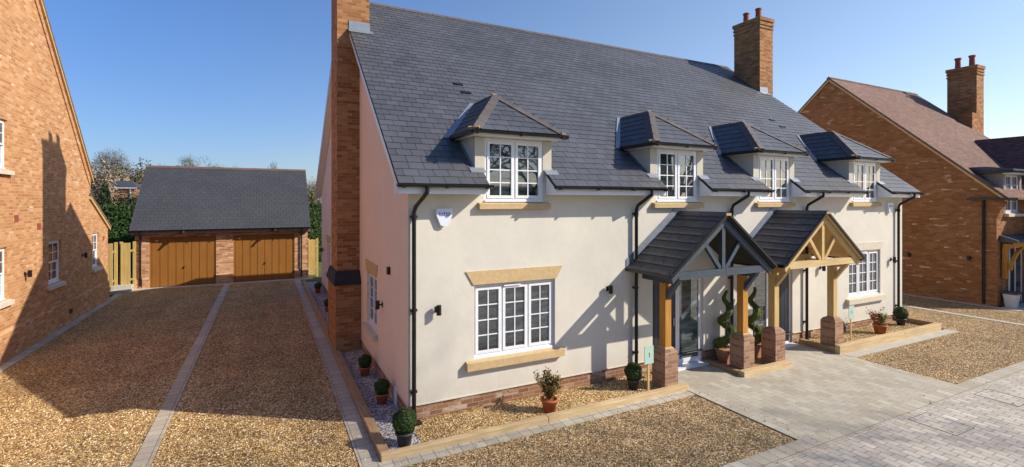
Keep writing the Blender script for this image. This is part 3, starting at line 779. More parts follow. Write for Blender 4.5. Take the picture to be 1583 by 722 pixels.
    tmp.parent = d; tmp.location = (-.6, 0, 0); tmp.name = 'window_frame'
    for chd in list(tmp.children):
        me = chd.data
        for vv in me.vertices: vv.co.x -= .6
        chd.parent = d
    si = sill_mb(1.2, .13, .13, .1); si.v = [(x + c - .6, y + FY, z + 3.7) for x, y, z in si.v]
    si.build('sill', STONE, d)
    return d
d0 = dormer(dc[0])
for c in dc[1:]:
    d = copy_tree(d0, house); d.location = V((c, FY, 3.7)) - wpos(house)
# porches
def porch(cx, timber, tb, post, lab, grey):
    hw = 1.45; ez = 2.33; az = 3.43; y0 = 6.73; y1 = FY - .01
    prt = empty('porch', (cx, 7.4, 0), house); prt['label'] = lab
    sx = V((hw, 0, az - ez)); sL = sx.length
    for s in (-1, 1):
        m = MB(); u_ = V((-s * hw, 0, az - ez)).normalized(); n_ = V((s * u_.z, 0, abs(u_.x)))
        E0 = V((cx + s * hw, y0, ez))
        A = V((cx, y0, az)); 
        P = [E0, V((cx + s * hw, y1, ez)), V((cx, y1, az)), A]
        m.add([p + n_ * .0 for p in P] + [p - n_ * .03 for p in P], [(0, 1, 2, 3), (4, 5, 6, 7), (0, 1, 5, 4), (1, 2, 6, 5), (2, 3, 7, 6), (3, 0, 4, 7)])
        m.build('roof_lining', DARK if grey else OAKP, prt)
        t = MB(); slates(t, E0, (0, 1, 0), u_, n_, sL, lambda v: -.02, lambda v: y1 - y0 - .01, gauge=.235, wid=.30, th=.022, bottom=.05, tilt=.022, jit=1.5)
        t.build('roof_tiles', TILED, prt)
    m = MB(); ridge_run(m, (cx, y0 - .03, az), (cx, y1, az), (hw, 0, ez - az), (-hw, 0, ez - az), .33, .13, .045, .02); m.build('ridge_tiles', TILED, prt)
    m = MB(); m.beam((cx, y0 - .035, az + .02), (cx, y0 - .015, az + .02), .14, .05); m.build('mortar_bedding', MORTAR, prt)
    # lead flashing up the wall
    m = MB()
    for s in (-1, 1):
        a = V((cx + s * (hw + .06), 0, ez + .0)); b = V((cx, 0, az + .08)); up = V((0, 0, .14))
        for (ya, yb) in ((FY - .014, FY - .004),):
            P = [V((a.x, ya, a.z)), V((b.x, ya, b.z)), V((b.x, ya, b.z + .17)), V((a.x, ya, a.z + .17))]
            m.add(P + [p + V((0, .01, 0)) for p in P], [(0, 1, 2, 3), (7, 6, 5, 4), (0, 4, 5, 1), (1, 5, 6, 2), (2, 6, 7, 3), (3, 7, 4, 0)])
    m.build('flashing', LEAD, prt)
    # truss
    t = MB(); yt = y0 + .14
    t.box(cx - 1.24, cx + 1.24, yt - .05, yt + .05, 2.22, 2.36)
    for s in (-1, 1):
        a = V((cx + s * 1.40, yt - .055, 2.28)); b = V((cx, yt - .055, az - .10))
        t.beam(a, b + (b - a).normalized() * .0, .09, .12, up=(0, 0, 1))
    t.build('tie_beam', tb, prt) if False else None
    tie = MB().box(cx - 1.22, cx + 1.22, yt - .06, yt + .05, 2.215, 2.36).build('tie_beam', tb, prt)
    rf = MB()
    for s in (-1, 1):
        # rafter as prism in XZ, thickness in Y
        d_ = V((-s * hw, 0, az - ez)).normalized(); n_ = V((s * d_.z, 0, abs(d_.x)))
        p0 = V((cx + s * (hw - .02), 0, ez - .02)); p1 = V((cx, 0, az - .02 + .0))
        lo_ = V((0, 0, -.16))
        poly = [(p0.x, p0.z - .02), (p1.x, p1.z - .02), (p1.x, p1.z - .18), (p0.x - s * .04, p0.z - .15)]
        rf.prism(poly, 'Y', yt - .075 - (.001 if s > 0 else 0), yt - .015)
    rf.build('rafter', timber, prt)
    kp = MB(); kp.box(cx - .045, cx + .045, yt - .05, yt + .04, 2.361, az - .19); kp.build('king_post', timber, prt)
    for s in (-1, 1):
        st = MB(); a = V((cx + s * .08, yt - .005, 2.37)); b = V((cx + s * .52, yt - .005, 2.90)); st.beam(a, b, .08, .075, up=(0, 1, 0)); st.build('strut', timber, prt)
    # wall truss tie, purlins, plates
    if not grey: MB().box(cx - 1.22, cx + 1.22, FY - .12, FY - .02, 2.20, 2.34).build('wall_beam', OAKP, prt)
    for s in (-1, 1):
        px = cx + s * 1.125
        pl_ = MB().box(px - .06, px + .06, yt + .06, FY - .13, 2.10, 2.23).build('side_plate', timber, prt)
        po = MB().box(px - .08, px + .08, 7.19, 7.35, .84, 2.2 if False else 2.099); po.build('post', post, prt, bevel=.006)
        br = MB(); br.beam((px, 7.22, 1.80), (px, yt + .03, 2.24), .08, .11, up=(1, 0, 0))
        br.build('brace', timber, prt)
        pr = MB(); a = .17
        pr.box(px - a, px + a, 7.10, 7.46, -.02, .735)
        pr.frustum((px - a, px + a, 7.10, 7.46), (px - a + .02, px + a - .02, 7.12, 7.44), .735, .775)
        pr.frustum((px - a + .02, px + a - .02, 7.12, 7.44), (px - .12, px + .12, 7.15, 7.41), .775, .81)
        pr.build('brick_pier', BR_PIER, prt)
        cp = MB().frustum((px - .12, px + .12, 7.15, 7.39), (px - .085, px + .085, 7.185, 7.355), .8105, .84); cp.build('pier_cap', MORTAR if grey else BR_PIER, prt)
        g = MB(); X = cx + s * (hw + .04); g.beam((X, y0 + .02, ez - .03), (X, y1, ez - .03), .08, .07); g.build('gutter', BLACK, prt)
    # black barge edge
    for s in (-1, 1):
        bq = MB(); p0 = (cx + s * (hw + .03), ez - .0); p1 = (cx, az + .035)
        bq.prism([(p0[0], p0[1] - .03), (p1[0], p1[1] - .03), (p1[0], p1[1] + .03), (p0[0], p0[1] + .04)], 'Y', y0 - .03, y0 - .0 + .01 + (.001 if s > 0 else 0)); bq.build('verge_trim', BLACK, prt)
    return prt
porch(8.20, GREYPAINT, GREYPAINT, OAKO, 'porch with blue-grey painted truss and orange oak posts', True)
porch(11.50, OAKP, OAKPX, OAKP, 'porch with natural pale oak truss and posts', False)
# gas meter style white box on gable foot and small wall vents
MB().box(XL - .03, XL - .002, 8.72, 8.9, .04, .34).build('wall_vent', WHITE, house)

# ------------------------------------------------------------------ wall fittings
def wall_lamp(loc, rz, lab):
    m = MB(); m.box(-.035, .035, -.012, 0, -.05, .05); m.box(-.015, .015, -.06, -.012, -.015, .015)
    m2 = MB(); m2.tube([(0, -.10, -.085), (0, -.10, .085)], .042, 14)
    o = empty('wall_lamp', loc); o.rotation_euler.z = rz
    for nm, mm in (('bracket', m), ('lamp_body', m2)):
        q = mm.build(nm, BLACK); q.parent = o
    tag(o, lab, 'wall lamp', 'small black wall lamps on the houses')
wall_lamp((2.60, FY, 1.87), 0, 'small black wall lamp on the cream front left of the big ground-floor window')
wall_lamp((6.22, FY, 1.93), 0, 'small black wall lamp at the edge of the porch shadow on the cream front')
wall_lamp((13.35, FY, 1.93), 0, 'small black wall lamp beside the pale oak porch')
wall_lamp((16.85, FY, 1.96), 0, 'small black wall lamp at the right end of the cream front, near the end downpipe')
wall_lamp((XL, 10.0, 1.62), -pi / 2, 'small black wall lamp on the shaded gable between window and corner')
wall_lamp((XL, 21.2, 1.75), -pi / 2, 'small black wall lamp at the far back end of the shaded gable')
wall_lamp((-5.4, 16.35, 1.9), pi / 2, 'small black wall lamp on the sunlit part of the left brick wall')
wall_lamp((-5.4, 20.6, 1.95), pi / 2, 'small black wall lamp between the two small white windows of the left brick wall')
wall_lamp((22.9, 10.2, 1.6), -pi / 2, 'small black wall lamp in the middle of the right-hand brick gable')
wall_lamp((22.9, 8.35, 1.66), -pi / 2, 'small black wall lamp beside the downpipe of the right-hand brick gable')
o = MB().box(-.05, 0, -.06, .06, -.06, .08).build('junction_box', BLACK); o.location = (XL, 9.35, 2.38); tag(o, 'small black square box high on the shaded gable near the corner', 'box')
def alarm(loc, lab, s=1.0):
    m = MB(); P = [(-.13, .13), (.13, .13), (.135, .05), (.06, -.13), (.0, -.15), (-.06, -.13), (-.135, .05)]
    m.prism([(x * s, z * s) for x, z in P], 'Y', -.07, 0)
    o = m.build('alarm_box', ALARMW, None, bevel=.012); o.location = loc; tag(o, lab, 'alarm box', 'alarm boxes on the cream house')
    b = MB()
    for i, h in enumerate((.05, .035, .055, .045, .05)):
        x = (-.085 + i * .042) * s; b.box(x - .009, x + .009, -.074, -.069, .035 * s, (.035 + h) * s)
    b.box(-.09 * s, .09 * s, -.074, -.069, .02 * s, .03 * s)
    q = b.build('printed_mark', ALARMB); q.parent = o
alarm((2.71, FY, 3.44), 'white shield-shaped alarm box with blue marks under the left end of the eaves')
alarm((16.72, FY, 3.52), 'small white and blue alarm box under the right end of the eaves')

# ------------------------------------------------------------------ LEFT HOUSE
lh = empty('brick_house', (-10, 15, 0)); tag(lh, 'orange brick house with a tall gable wall carrying a chimney shadow, at the left', 'house')
LX = -5.4; LM = 1.06
def lhz(y): return 4.55 + LM * (21.5 - y)
lw = [(17.85, 18.8, 1.38, 2.6), (21.66, 22.42, 1.38, 2.6), (14.3, 15.46, 1.43, 2.65), (14.3, 15.46, 4.46, 5.6)]
m = MB(); PLZ = .72
RYL = 14.9; zr = lhz(RYL)
wall(m, 'X', LX, 8.3, 21.28, PLZ, 3.9, [h for h in lw if h[0] < 21 and h[2] < 3], .1, 1)
wall(m, 'X', LX, 21.28, 23.5, PLZ, 2.7, [h for h in lw if h[0] > 21], .1, 1)
wall(m, 'X', LX, 13.0, 15.6, 3.9, 6.2, [lw[3]], .1, 1)
m.poly([(LX, 8.3, 3.9), (LX, 13.0, 3.9), (LX, 13.0, lhz(2 * RYL - 13.0)), (LX, 8.3, lhz(21.5))])
m.poly([(LX, 13.0, 6.2), (LX, 15.6, 6.2), (LX, 15.6, lhz(15.6)), (LX, RYL, zr), (LX, 13.0, lhz(2 * RYL - 13.0))])
m.poly([(LX, 15.6, 3.9), (LX, 21.28, 3.9), (LX, 21.5, 4.55), (LX, 15.6, lhz(15.6))])
m.poly([(LX, 21.28, 2.7), (LX, 23.5, 2.7), (LX, 23.5, 2.8), (LX, 21.28, 3.88)])
m.quad((LX, 23.5, -.02), (-12, 23.5, -.02), (-12, 23.5, 2.8), (LX, 23.5, 2.8))
m.quad((LX, 8.3, -.02), (-14, 8.3, -.02), (-14, 8.3, 4.6), (LX, 8.3, 4.6))
m.quad((LX, 21.29, 2.7), (-14, 21.29, 2.7), (-14, 21.5, 4.5), (LX, 21.5, 4.5))
m.poly([(-14, 8.3, -.02), (-14, 21.3, -.02), (-14, 21.3, 4.5), (-14, RYL, zr), (-14, 8.3, 4.5)])
m.build('wall', BR_LEFT, lh)
m = MB(); wall(m, 'X', LX + .04, 8.3, 23.54, -.02, PLZ - .06, [], .1, 1)
m.add([(LX + .04, 8.3, PLZ - .06), (LX + .04, 23.54, PLZ - .06), (LX, 23.5, PLZ + .002), (LX, 8.3, PLZ + .002)], [(0, 1, 2, 3)])
m.quad((LX + .04, 23.54, -.02), (-12, 23.54, -.02), (-12, 23.54, PLZ - .06), (LX + .04, 23.54, PLZ - .06)); m.build('plinth', BR_LEFT, lh)
m = MB(); th_ = .10
def slab(mb, X0, X1, P, t):
    (ya, za), (yb, zb) = P
    mb.prism([(ya, za), (yb, zb), (yb, zb - t), (ya, za - t)], 'X', X0, X1)
slab(m, -14.2, LX + .06, ((21.62, 4.55 + .02 - .0), (RYL, zr + .12)), .1); slab(m, -14.2, LX + .06, ((2 * RYL - 21.62, 4.57), (RYL - .001, zr + .12)), .1)
slab(m, -12.2, LX + .06, ((23.72, 2.78), (21.3, 3.98)), .09)
m.build('roof', ROOFRED, lh)
m = MB(); slab(m, LX + .005, LX + .055, ((21.6, 4.46), (RYL, zr + .015)), .10); slab(m, LX + .005, LX + .055, ((23.66, 2.70), (21.3, 3.885)), .09)
m.build('verge_board', OAKP, lh)
m = MB(); slab(m, LX - .01, LX + .03, ((21.3, 4.42), (RYL, zr - .30)), .14); m.build('corbel_course', BR_LEFT, lh)
for k, (a, b, z0, z1) in enumerate(lw):
    w_ = b - a; h_ = z1 - z0
    e = [('sill', sill_mb(w_, .1, .13, .09), STONEL)]
    window(lh, (LX, a, z0), w_, h_, 1, 2, 2, rotz=pi / 2, extra=e, style='sash')
for (y, z, s) in ((17.2, 3.05, .11), (22.95, 2.35, .08), (15.9, 3.3, .1)):
    MB().box(LX, LX + .012, y - s, y + s, z - .035 - .05, z + .08).build('air_brick', POTRED, lh)
MB().box(LX + .04, LX + .055, 19.3, 19.55, .28, .42).build('air_brick', BLACK, lh)
MB().beam((LX + .1, 21.66, 4.48), (-12, 21.66, 4.48), .1, .08).build('gutter', BLACK, lh); MB().beam((LX + .06, 23.76, 2.7), (-12, 23.76, 2.7), .1, .08).build('gutter', BLACK, lh)

# ------------------------------------------------------------------ GARAGE
ga = empty('double_garage', (-1.6, 28.6, 0)); tag(ga, 'brick double garage with dark slate roof and two brown doors ending the drive', 'garage')
GX0, GX1, GY = -4.98, 1.78, 25.6
m = MB(); gh = [(-4.47, -2.03, -.02, 2.18), (-1.35, 1.2, -.02, 2.18)]
wall(m, 'Y', GY, GX0, GX1, -.02, 2.45, gh, .12, -1)
for X in (GX0, GX1): m.poly([(X, GY, -.02), (X, 31.6, -.02), (X, 31.6, 2.45), (X, 28.6, 5.25), (X, GY, 2.45)])
m.quad((GX0, 31.6, 0), (GX1, 31.6, 0), (GX1, 31.6, 2.45), (GX0, 31.6, 2.45)); m.build('wall', BR_GAR, ga)
for a, b in ((GX0 - .04, GX0 + .14), (GX0 + .26, -4.47 + .0), (-2.03, -1.35), (1.2, GX1 + .04)):
    m = MB(); m.box(a, b, GY - .04, GY + .01, -.02, .40); m.frustum((a, b, GY - .04, GY + .01), (a, b, GY - .002, GY + .01), .40, .47); m.build('plinth', BR_GAR, ga)
gr = MB(); gr.prism([(25.28, 2.5), (28.6, 5.40), (31.92, 2.5), (31.92, 2.44), (28.6, 5.33), (25.28, 2.44)], 'X', GX0 - .13, GX1 + .1)
gro = gr.build('roof', DARK, ga)
gs = V((0, 3.32, 2.9)); gl = gs.length; gu = gs.normalized(); gn = V((0, -gu.z, gu.y))
m = MB(); slates(m, (GX0 - .14, 25.28, 2.505), (1, 0, 0), gu, gn, gl, lambda v: 0, lambda v: GX1 - GX0 + .25, gauge=.2, wid=.26, bottom=.03, jit=.4, tilt=.006, th=.007); m.build('slates', SLATEG, gro)
m = MB(); ridge_run(m, (GX0 - .15, 28.6, 5.41), (GX1 + .12, 28.6, 5.41), (0, -gu.y, -gu.z), (0, gu.y, -gu.z), .45, .15, .02); m.build('ridge_tiles', RIDGEG, gro)
MB().box(GX0 - .12, GX1 + .09, 25.30, 25.59, 2.33, 2.45).build('fascia', plain('brown_fascia', (.2, .15, .13), .5), ga)
m = MB(); gutter_x(m, GX0 - .15, GX1 + .12, 25.23, 2.5); m.build('gutter', BLACK, ga)
for x in (GX0 + .2, GX1 - .28):
    m = MB(); m.tube([(x, 25.23, 2.45), (x, 25.3, 2.36), (x, 25.53, 2.2), (x, 25.53, .1)], .034, 10); m.build('downpipe', BLACK, ga)
for (a, b, lb) in ((-4.47, -2.03, None), (-1.35, 1.2, None)):
    f = MB(); f.box(a, a + .06, GY + .03, GY + .1, .0, 2.18); f.box(b - .06, b, GY + .03, GY + .1, .0, 2.18); f.box(a + .06, b - .06, GY + .03, GY + .1, 2.1, 2.18)
    d = f.build('garage_door', GDOOR, ga)
    p = MB(); n = 8; w_ = (b - a - .13) / n
    for i in range(n):
        x = a + .065 + i * w_; p.box(x + .012, x + w_ - .012, GY + .05, GY + .08, .03, 2.095)
    p.box(a + .06, b - .06, GY + .065, GY + .085, .02, 2.1)
    p.build('door_panel', GDOOR, d)
    h = MB(); cx = (a + b) / 2 - .0; h.box(cx - .02, cx + .02, GY + .02, GY + .05, .78, .86); h.tube([(cx - .05, GY + .01, .78), (cx + .06, GY + .01, .88)], .012, 8); h.build('handle', BLACK, d)
    MB().box(a + .2, a + .28, GY + .045, GY + .05, 2.0, 2.03).build('maker_plate', WHITE, d)
for k, x in enumerate((-3.3, .25)):
    m = MB(); m.box(-.05, .05, -.1, 0, -.05, .05); m.tube([(0, -.12, 0), (.12, -.3, .03)], .05, 8)
    o = m.build('security_light', BLACK); o.location = (x, 25.3, 2.38)
    tag(o, ['black security light under the garage eaves above the left door', 'black security light under the garage eaves above the right door'][k], 'security light', 'lights above the garage doors')

# fences
def fence(name, x0, x1, y, z1, lab, npan=3):
    r_ = empty(name, (x0, y, 0)); tag(r_, lab, 'fence')
    m = MB(); n = int((x1 - x0) / .11)
    for i in range(n): m.box(x0 + i * .11, x0 + i * .11 + .106, y - .014 - (.003 if i % 2 else 0), y + .0, .1, z1 - random.uniform(0, .02))
    m.build('boards', FENCEW, r_)
    m = MB(); m.box(x0, x1, y + .001, y + .05, .4, .49); m.box(x0, x1, y + .001, y + .05, z1 - .4, z1 - .31); m.build('rails', FENCEW, r_)
    k = max(2, int((x1 - x0) / 1.8) + 1)
    for i in range(k):
        x = x0 + (x1 - x0) * i / (k - 1); MB().box(x - .05, x + .05, y + .0505, y + .15, 0, z1 + .03).build('post', FENCEW, r_)
    return r_
fence('timber_fence', -7.6, -5.55, 25.2, 2.0, 'pale timber fence panel left of the open gate, beyond the orange brick house')
fence('timber_gate', -5.42, -4.98, 25.45, 2.0, 'narrow pale timber gate beside the left corner of the garage')
fence('timber_fence', 1.84, 2.25, 25.9, 1.85, 'thin strip of pale timber fence between garage and shaded gable')
for k, (x0, x1, y0, y1, z) in enumerate(((-5.6, -4.95, 24.5, 25.15, .13), (-5.7, -5.0, 25.16, 25.7, .24))):
    o = MB().box(x0, x1, y0, y1, -.02, z).build('stone_step', SLAB, None, bevel=.01, loc=(x0, y0, 0))
    tag(o, ['lower pale stone step before the timber gate', 'upper pale stone step at the timber gate'][k], 'step', 'stone steps by the gate')

# ------------------------------------------------------------------ RIGHT HOUSE
rh = empty('red_brick_house', (26.5, 13, 0)); tag(rh, 'red-brown brick house with a brown tiled roof and broad gable, at the right', 'house')
QX = 22.9; QE, QEZ, QR, QRZ = 7.3, 3.86, 13.3, 9.36; QM = (QRZ - QEZ) / (QR - QE)
def qz(y): return QEZ + QM * (y - QE) if y <= QR else QRZ - QM * (y - QR)
QB = 2 * QR - 7.55
m = MB()
m.poly([(QX, 7.62, .5), (QX, QB, .5), (QX, QB, qz(QB) - .05), (QX, QR, QRZ - .05), (QX, 7.45, qz(7.45) - .06), (QX, 7.45, 3.6), (QX, 7.62, 3.1)])
wall(m, 'Y', 7.62, QX, 30.3, .5, 3.9, [(23.6, 24.7, 3.3, 3.9)], .1, -1)
m.add([(QX, 7.45, 3.6), (23.2, 7.45, 3.6), (23.2, 7.62, 3.1), (QX, 7.62, 3.1)], [(0, 1, 2, 3)]); m.quad((QX, 7.45, 3.6), (23.2, 7.45, 3.6), (23.2, 7.45, 3.9), (QX, 7.45, 3.9)); m.quad((23.2, 7.45, 3.9), (23.2, 7.45, 3.6), (23.2, 7.62, 3.1), (23.2, 7.62, 3.9))
m.poly([(30.3, 7.62, 0), (30.3, QB, 0), (30.3, QB, qz(QB) - .05), (30.3, QR, QRZ - .05), (30.3, 7.62, qz(7.62) - .05)])
m.quad((QX, QB, 0), (30.3, QB, 0), (30.3, QB, 4), (QX, QB, 4))
m.build('wall', BR_RIGHT, rh)
m = MB(); wall(m, 'X', QX - .03, 7.59, QB, -.02, .46, [], .1, -1); wall(m, 'Y', 7.59, QX - .03, 30.3, -.02, .46, [], .1, -1)
m.quad((QX - .03, 7.59, .46), (QX - .03, QB, .46), (QX, QB, .502), (QX, 7.62, .502)); m.quad((QX - .03, 7.59, .46), (30.3, 7.59, .46), (30.3, 7.62, .502), (QX, 7.62, .502)); m.build('plinth', BR_RIGHT, rh)
m = MB(); slab(m, QX - .08, 30.5, ((QE, QEZ), (QR, QRZ)), .08); slab(m, QX - .08, 30.5, ((2 * QR - QE, QEZ), (QR + .001, QRZ)), .08)
ro = m.build('roof', ROOFRED, rh)
m = MB(); slab(m, QX - .075, QX - .03, ((QE + .02, QEZ - .085), (QR, QRZ - .085)), .09); slab(m, QX - .075, QX - .03, ((2 * QR - QE, QEZ - .085), (QR, QRZ - .085)), .09); m.build('verge_board', OAKP, rh)
m = MB(); ridge_run(m, (QX - .1, QR, QRZ), (30.5, QR, QRZ), (0, -1, -QM), (0, 1, -QM), .4, .12, .02); m.build('ridge_tiles', RIDGEG, ro)
m = MB(); m.box(30.75, 31.5, 10.95, 12.1, 0, 9.9)
for e, z0, z1 in ((.03, 9.901, 9.98), (0, 9.98, 10.05), (.03, 10.05, 10.13), (.05, 10.2, 10.36), (.01, 10.13, 10.2)): m.box(30.75 - e, 31.5 + e, 10.95 - e, 12.1 + e, z0, z1 - .0005)
m.box(30.3, 30.749, 10.95, 12.1, 0, 8.0)
ch = m.build('chimney', BR_MAIN, rh)
for y in (11.25, 11.8): MB().lathe([(.14, 10.36), (.12, 10.42), (.11, 10.82), (.14, 10.85), (.14, 10.92), (.1, 10.92), (.09, 10.5), (0, 10.5)], (31.1, y), 18).build('chimney_pot', POTRED, ch)
# cross wing
wx, wz = 27.9, 6.42; 
m = MB(); wy = QE + (wz - QEZ) / QM
m.prism([(25.55, 4.0), (wx, wz), (30.25, 4.0), (30.25, 3.92), (wx, wz - .08), (25.55, 3.92)], 'Y', 4.9, 9.99)
m.build('wing_roof', ROOFSHADE, rh)
m = MB(); m.poly([(25.8, 5.1, -.02), (30.0, 5.1, -.02), (30.0, 5.1, 4.1), (wx, 5.1, 6.3), (25.8, 5.1, 4.1)]); m.quad((25.8, 5.1, -.02), (25.8, 7.6, -.02), (25.8, 7.6, 4.1), (25.8, 5.1, 4.1)); m.quad((30, 5.1, -.02), (30, 7.6, -.02), (30, 7.6, 4.1), (30, 5.1, 4.1)); m.build('wing_wall', BR_RIGHT, rh)
# dormer of right house
m = MB()
for s in (-1, 1): X = 24.15 + s * .75; m.prism([(7.62, 3.85), (7.62, 4.72), (8.4, 4.72)], 'X', X - .03, X + .03)
m.box(23.4, 23.56, 7.60, 7.70, 4.0, 4.7); m.box(24.74, 24.9, 7.60, 7.70, 4.0, 4.7)
m.box(23.56, 24.74, 7.62, 7.69, 4.705, 4.73); dq = m.build('dormer', plain('grey_cheek', (.3, .26, .22), .8), rh)
m = MB(); m.prism([(7.28, 4.78), (7.28, 4.86), (8.0, 4.97), (8.75, 4.97), (8.3, 4.74), (7.28, 4.74)], 'X', 23.2, 25.1); m.build('dormer_roof', GREYPAINT, dq)
m = MB(); gutter_x(m, 23.15, 25.15, 7.25, 4.78, .05); m.beam((23.17, 7.25, 4.76), (23.17, 8.3, 4.76), .08, .08); m.build('dormer_gutter', BLACK, dq)
m = MB(); m.box(23.3, 25.0, 7.3, 7.6, 4.68, 4.739); m.build('soffit', WHITE, dq)
e = [('sill', sill_mb(1.1, .12, .13, .1), STONEL)]
window(rh, (23.6, 7.58, 3.3), 1.1, 1.4, 2, 4, 2, extra=e)
m = MB(); gutter_x(m, 24.9, 25.5, 7.22, 3.85, .055, False); m.build('gutter', BLACK, rh); m = MB(); m.beam((22.62, 7.25, 3.80), (23.35, 7.25, 3.80), .09, .08); m.beam((22.84, 7.25, 3.80), (22.84, 8.4, 3.80), .08, .08); m.build('gutter', BLACK, rh)
m = MB(); m.tube([(22.84, 7.95, 3.78), (22.84, 7.95, .08)], .04, 10); m.box(22.8, 22.9, 7.9, 8.0, 1.9, 1.95); m.build('downpipe', BLACK, rh)
m = MB(); m.prism([(7.15, 2.28), (7.15, 2.36), (7.60, 2.52), (7.60, 2.28)], 'X', 23.1, 25.78); pq = m.build('canopy', GREYPAINT, rh)
m = MB(); m.box(23.2, 25.7, 7.17, 7.29, 2.12, 2.279); m.box(23.2, 23.33, 7.3, 7.55, 2.1, 2.22); m.box(23.2, 23.33, 7.45, 7.57, 1.0, 2.1); m.build('oak_frame', OAKO, pq)
m = MB(); pts = [(23.30, 7.4, 1.3), (23.36, 7.36, 1.6), (23.55, 7.3, 1.9), (23.85, 7.24, 2.13)]; 
for a, b in zip(pts[:-1], pts[1:]): m.beam(a, b, .09, .1, up=(0, 1, 0))
m.build('brace', OAKO, pq)
m = MB(); m.box(23.75, 23.82, 7.56, 7.6, .02, 2.1); m.box(24.75, 24.82, 7.56, 7.6, .02, 2.1); m.box(23.82, 24.75, 7.56, 7.6, 2.03, 2.1); m.box(24.2, 24.28, 7.56, 7.6, .02, 2.03); dd = m.build('front_door', WHITE, rh)
MB().box(23.82, 24.2, 7.57, 7.595, .02, 2.03).build('door_leaf', DOORD, dd); MB().box(24.28, 24.75, 7.57, 7.595, .02, 2.03).build('side_pane', GLASSD, dd)
m = MB(); m.frustum((23.12, 23.36, 7.22, 7.46), (23.06, 23.42, 7.16, 7.52), .01, .48)
pl_ = m.build('planter', plain('white_planter', (.6, .6, .58), .5), None, loc=(23.24, 7.34, 0)); tag(pl_, 'square pale planter with a dark rim standing at the corner of the right brick house', 'planter')
MB().box(23.04, 23.44, 7.14, 7.54, .481, .56).build('rim', DARKPOT, pl_)

# ------------------------------------------------------------------ plants
def pot_mb(r0, r1, h, rim=.015):
    m = MB(); m.lathe([(0, .0), (r0, 0), (r1 * .98, h * .84), (r1 + rim, h * .84), (r1 + rim, h), (r1 - .01, h), (r1 - .015, h - .03), (0, h - .03)], n=22); return m
def ball_mb(r_, zc, n, ls=.03, squash=1.0):
    core = MB(); prof = [(r_ * .9 * sin(pi * i / 10), zc - r_ * .9 * squash * cos(pi * i / 10)) for i in range(11)]; core.lathe(prof, n=16)
    for i in range(n):
        d = V((random.gauss(0, 1), random.gauss(0, 1), random.gauss(0, 1))).normalized()
        rr = r_ * random.uniform(.88, 1.05) * (1 + .05 * sin(7 * d.x + 3 * d.z) + .04 * sin(9 * d.y))
        core.leaf((d.x * rr, d.y * rr, zc + d.z * rr * squash), d, ls * random.uniform(.7, 1.3))
    return core
def potted(name, loc, potmb, potmat, folmb, folmat, lab, cat, group=None, extra=()):
    e = empty(name, loc); p = potmb.build('pot', potmat); p.parent = e
    for q in p.data.polygons: q.use_smooth = True
    s = MB(); 
    f = folmb.build('foliage', folmat); f.parent = e
    for nm, mm, mt in extra: q = mm.build(nm, mt); q.parent = e
    tag(e, lab, cat, group); return e
GB = 'clipped box balls in pots'
b0 = potted('potted_box_ball', (1.86, 7.30, .035), pot_mb(.095, .125, .2), DARKPOT, ball_mb(.175, .35, 2600, .03, 1.05), BOX,
    'clipped round box shrub in a grey pot at the near corner of the cream house', 'potted shrub', GB)
TG = pot_mb(.085, .11, .18)
b1 = potted('potted_box_ball', (1.88, 9.0, .035), TG, TERRA, ball_mb(.13, .29, 1500, .03, 1.05), BOX,
    'clipped box ball in a terracotta pot, nearest of those along the shaded gable', 'potted shrub', GB)
for (x, y, lb) in ((1.86, 10.6, 'clipped box ball in a terracotta pot just before the brick chimney base'),
                   (1.84, 17.3, 'clipped box ball in a pot just beyond the chimney, half hidden by it'),
                   (1.84, 21.0, 'farthest clipped box ball along the shaded gable, by the garage end')):
    c = copy_tree(b1); c.location = (x, y, .035); c['label'] = lb
for (x, y, z, lb, s) in ((6.42, 7.45, .04, 'clipped box ball in a black pot beside the downpipe left of the grey porch', 1.0),
                      (16.6, 7.62, .09, 'clipped box ball in a dark pot at the right end of the right-hand bed', 1.05)):
    c = copy_tree(b0); c.location = (x, y, z); c['label'] = lb; c.scale = (s * .95, s * .95, s * .95)
def bushy(n, h, spread, zb, ls, upright=.6, stems=14):
    m = MB(); st = MB()
    for i in range(stems):
        a = random.uniform(0, 2 * pi); rr = random.uniform(.1, 1) * spread; top = V((cos(a) * rr, sin(a) * rr, zb + h * random.uniform(.55, 1)))
        st.tube([(0, 0, zb - .03), (top.x * .4, top.y * .4, zb + (top.z - zb) * .5), top], [.006, .004, .002], 4)
        for k in range(n // stems):
            t = random.uniform(.25, 1.05); p = V((top.x * t ** 1.3, top.y * t ** 1.3, zb + (top.z - zb) * t)) + V((random.gauss(0, .03), random.gauss(0, .03), random.gauss(0, .03)))
            m.leaf(p, (random.gauss(0, .6), random.gauss(0, .6), .6), ls * random.uniform(.6, 1.3), 2.6)
    return m, st
fm, sm = bushy(2800, .45, .235, .2, .055, stems=24)
potted('potted_shrub', (4.42, 7.32, .04), pot_mb(.10, .14, .22), TERRA, fm, NAND, 'feathery reddish green shrub in an orange terracotta pot left of centre', 'potted shrub', extra=[('stem', sm, BARK)])
fm, sm = bushy(1900, .34, .27, .2, .06, stems=22)
f2, s2 = bushy(260, .44, .22, .25, .07)
f2.v = [(x - .2, y, z) for x, y, z in f2.v]
potted('potted_shrub', (15.05, 7.4, .09), pot_mb(.12, .16, .24), TERRA, fm, YELL, 'yellow-green shrub with red shoots in a terracotta pot in the right-hand bed', 'potted shrub', extra=[('red_shoots', f2, REDL), ('stem', sm, BARK)])
fm, sm = bushy(300, .42, .2, .02, .05, stems=12)
e = empty('dark_shrub', (14.0, 7.78, .09)); q = fm.build('foliage', PURP); q.parent = e; q = sm.build('stem', BARK); q.parent = e
tag(e, 'small dark purple twiggy shrub against the brick plinth behind the right-hand sign', 'shrub')
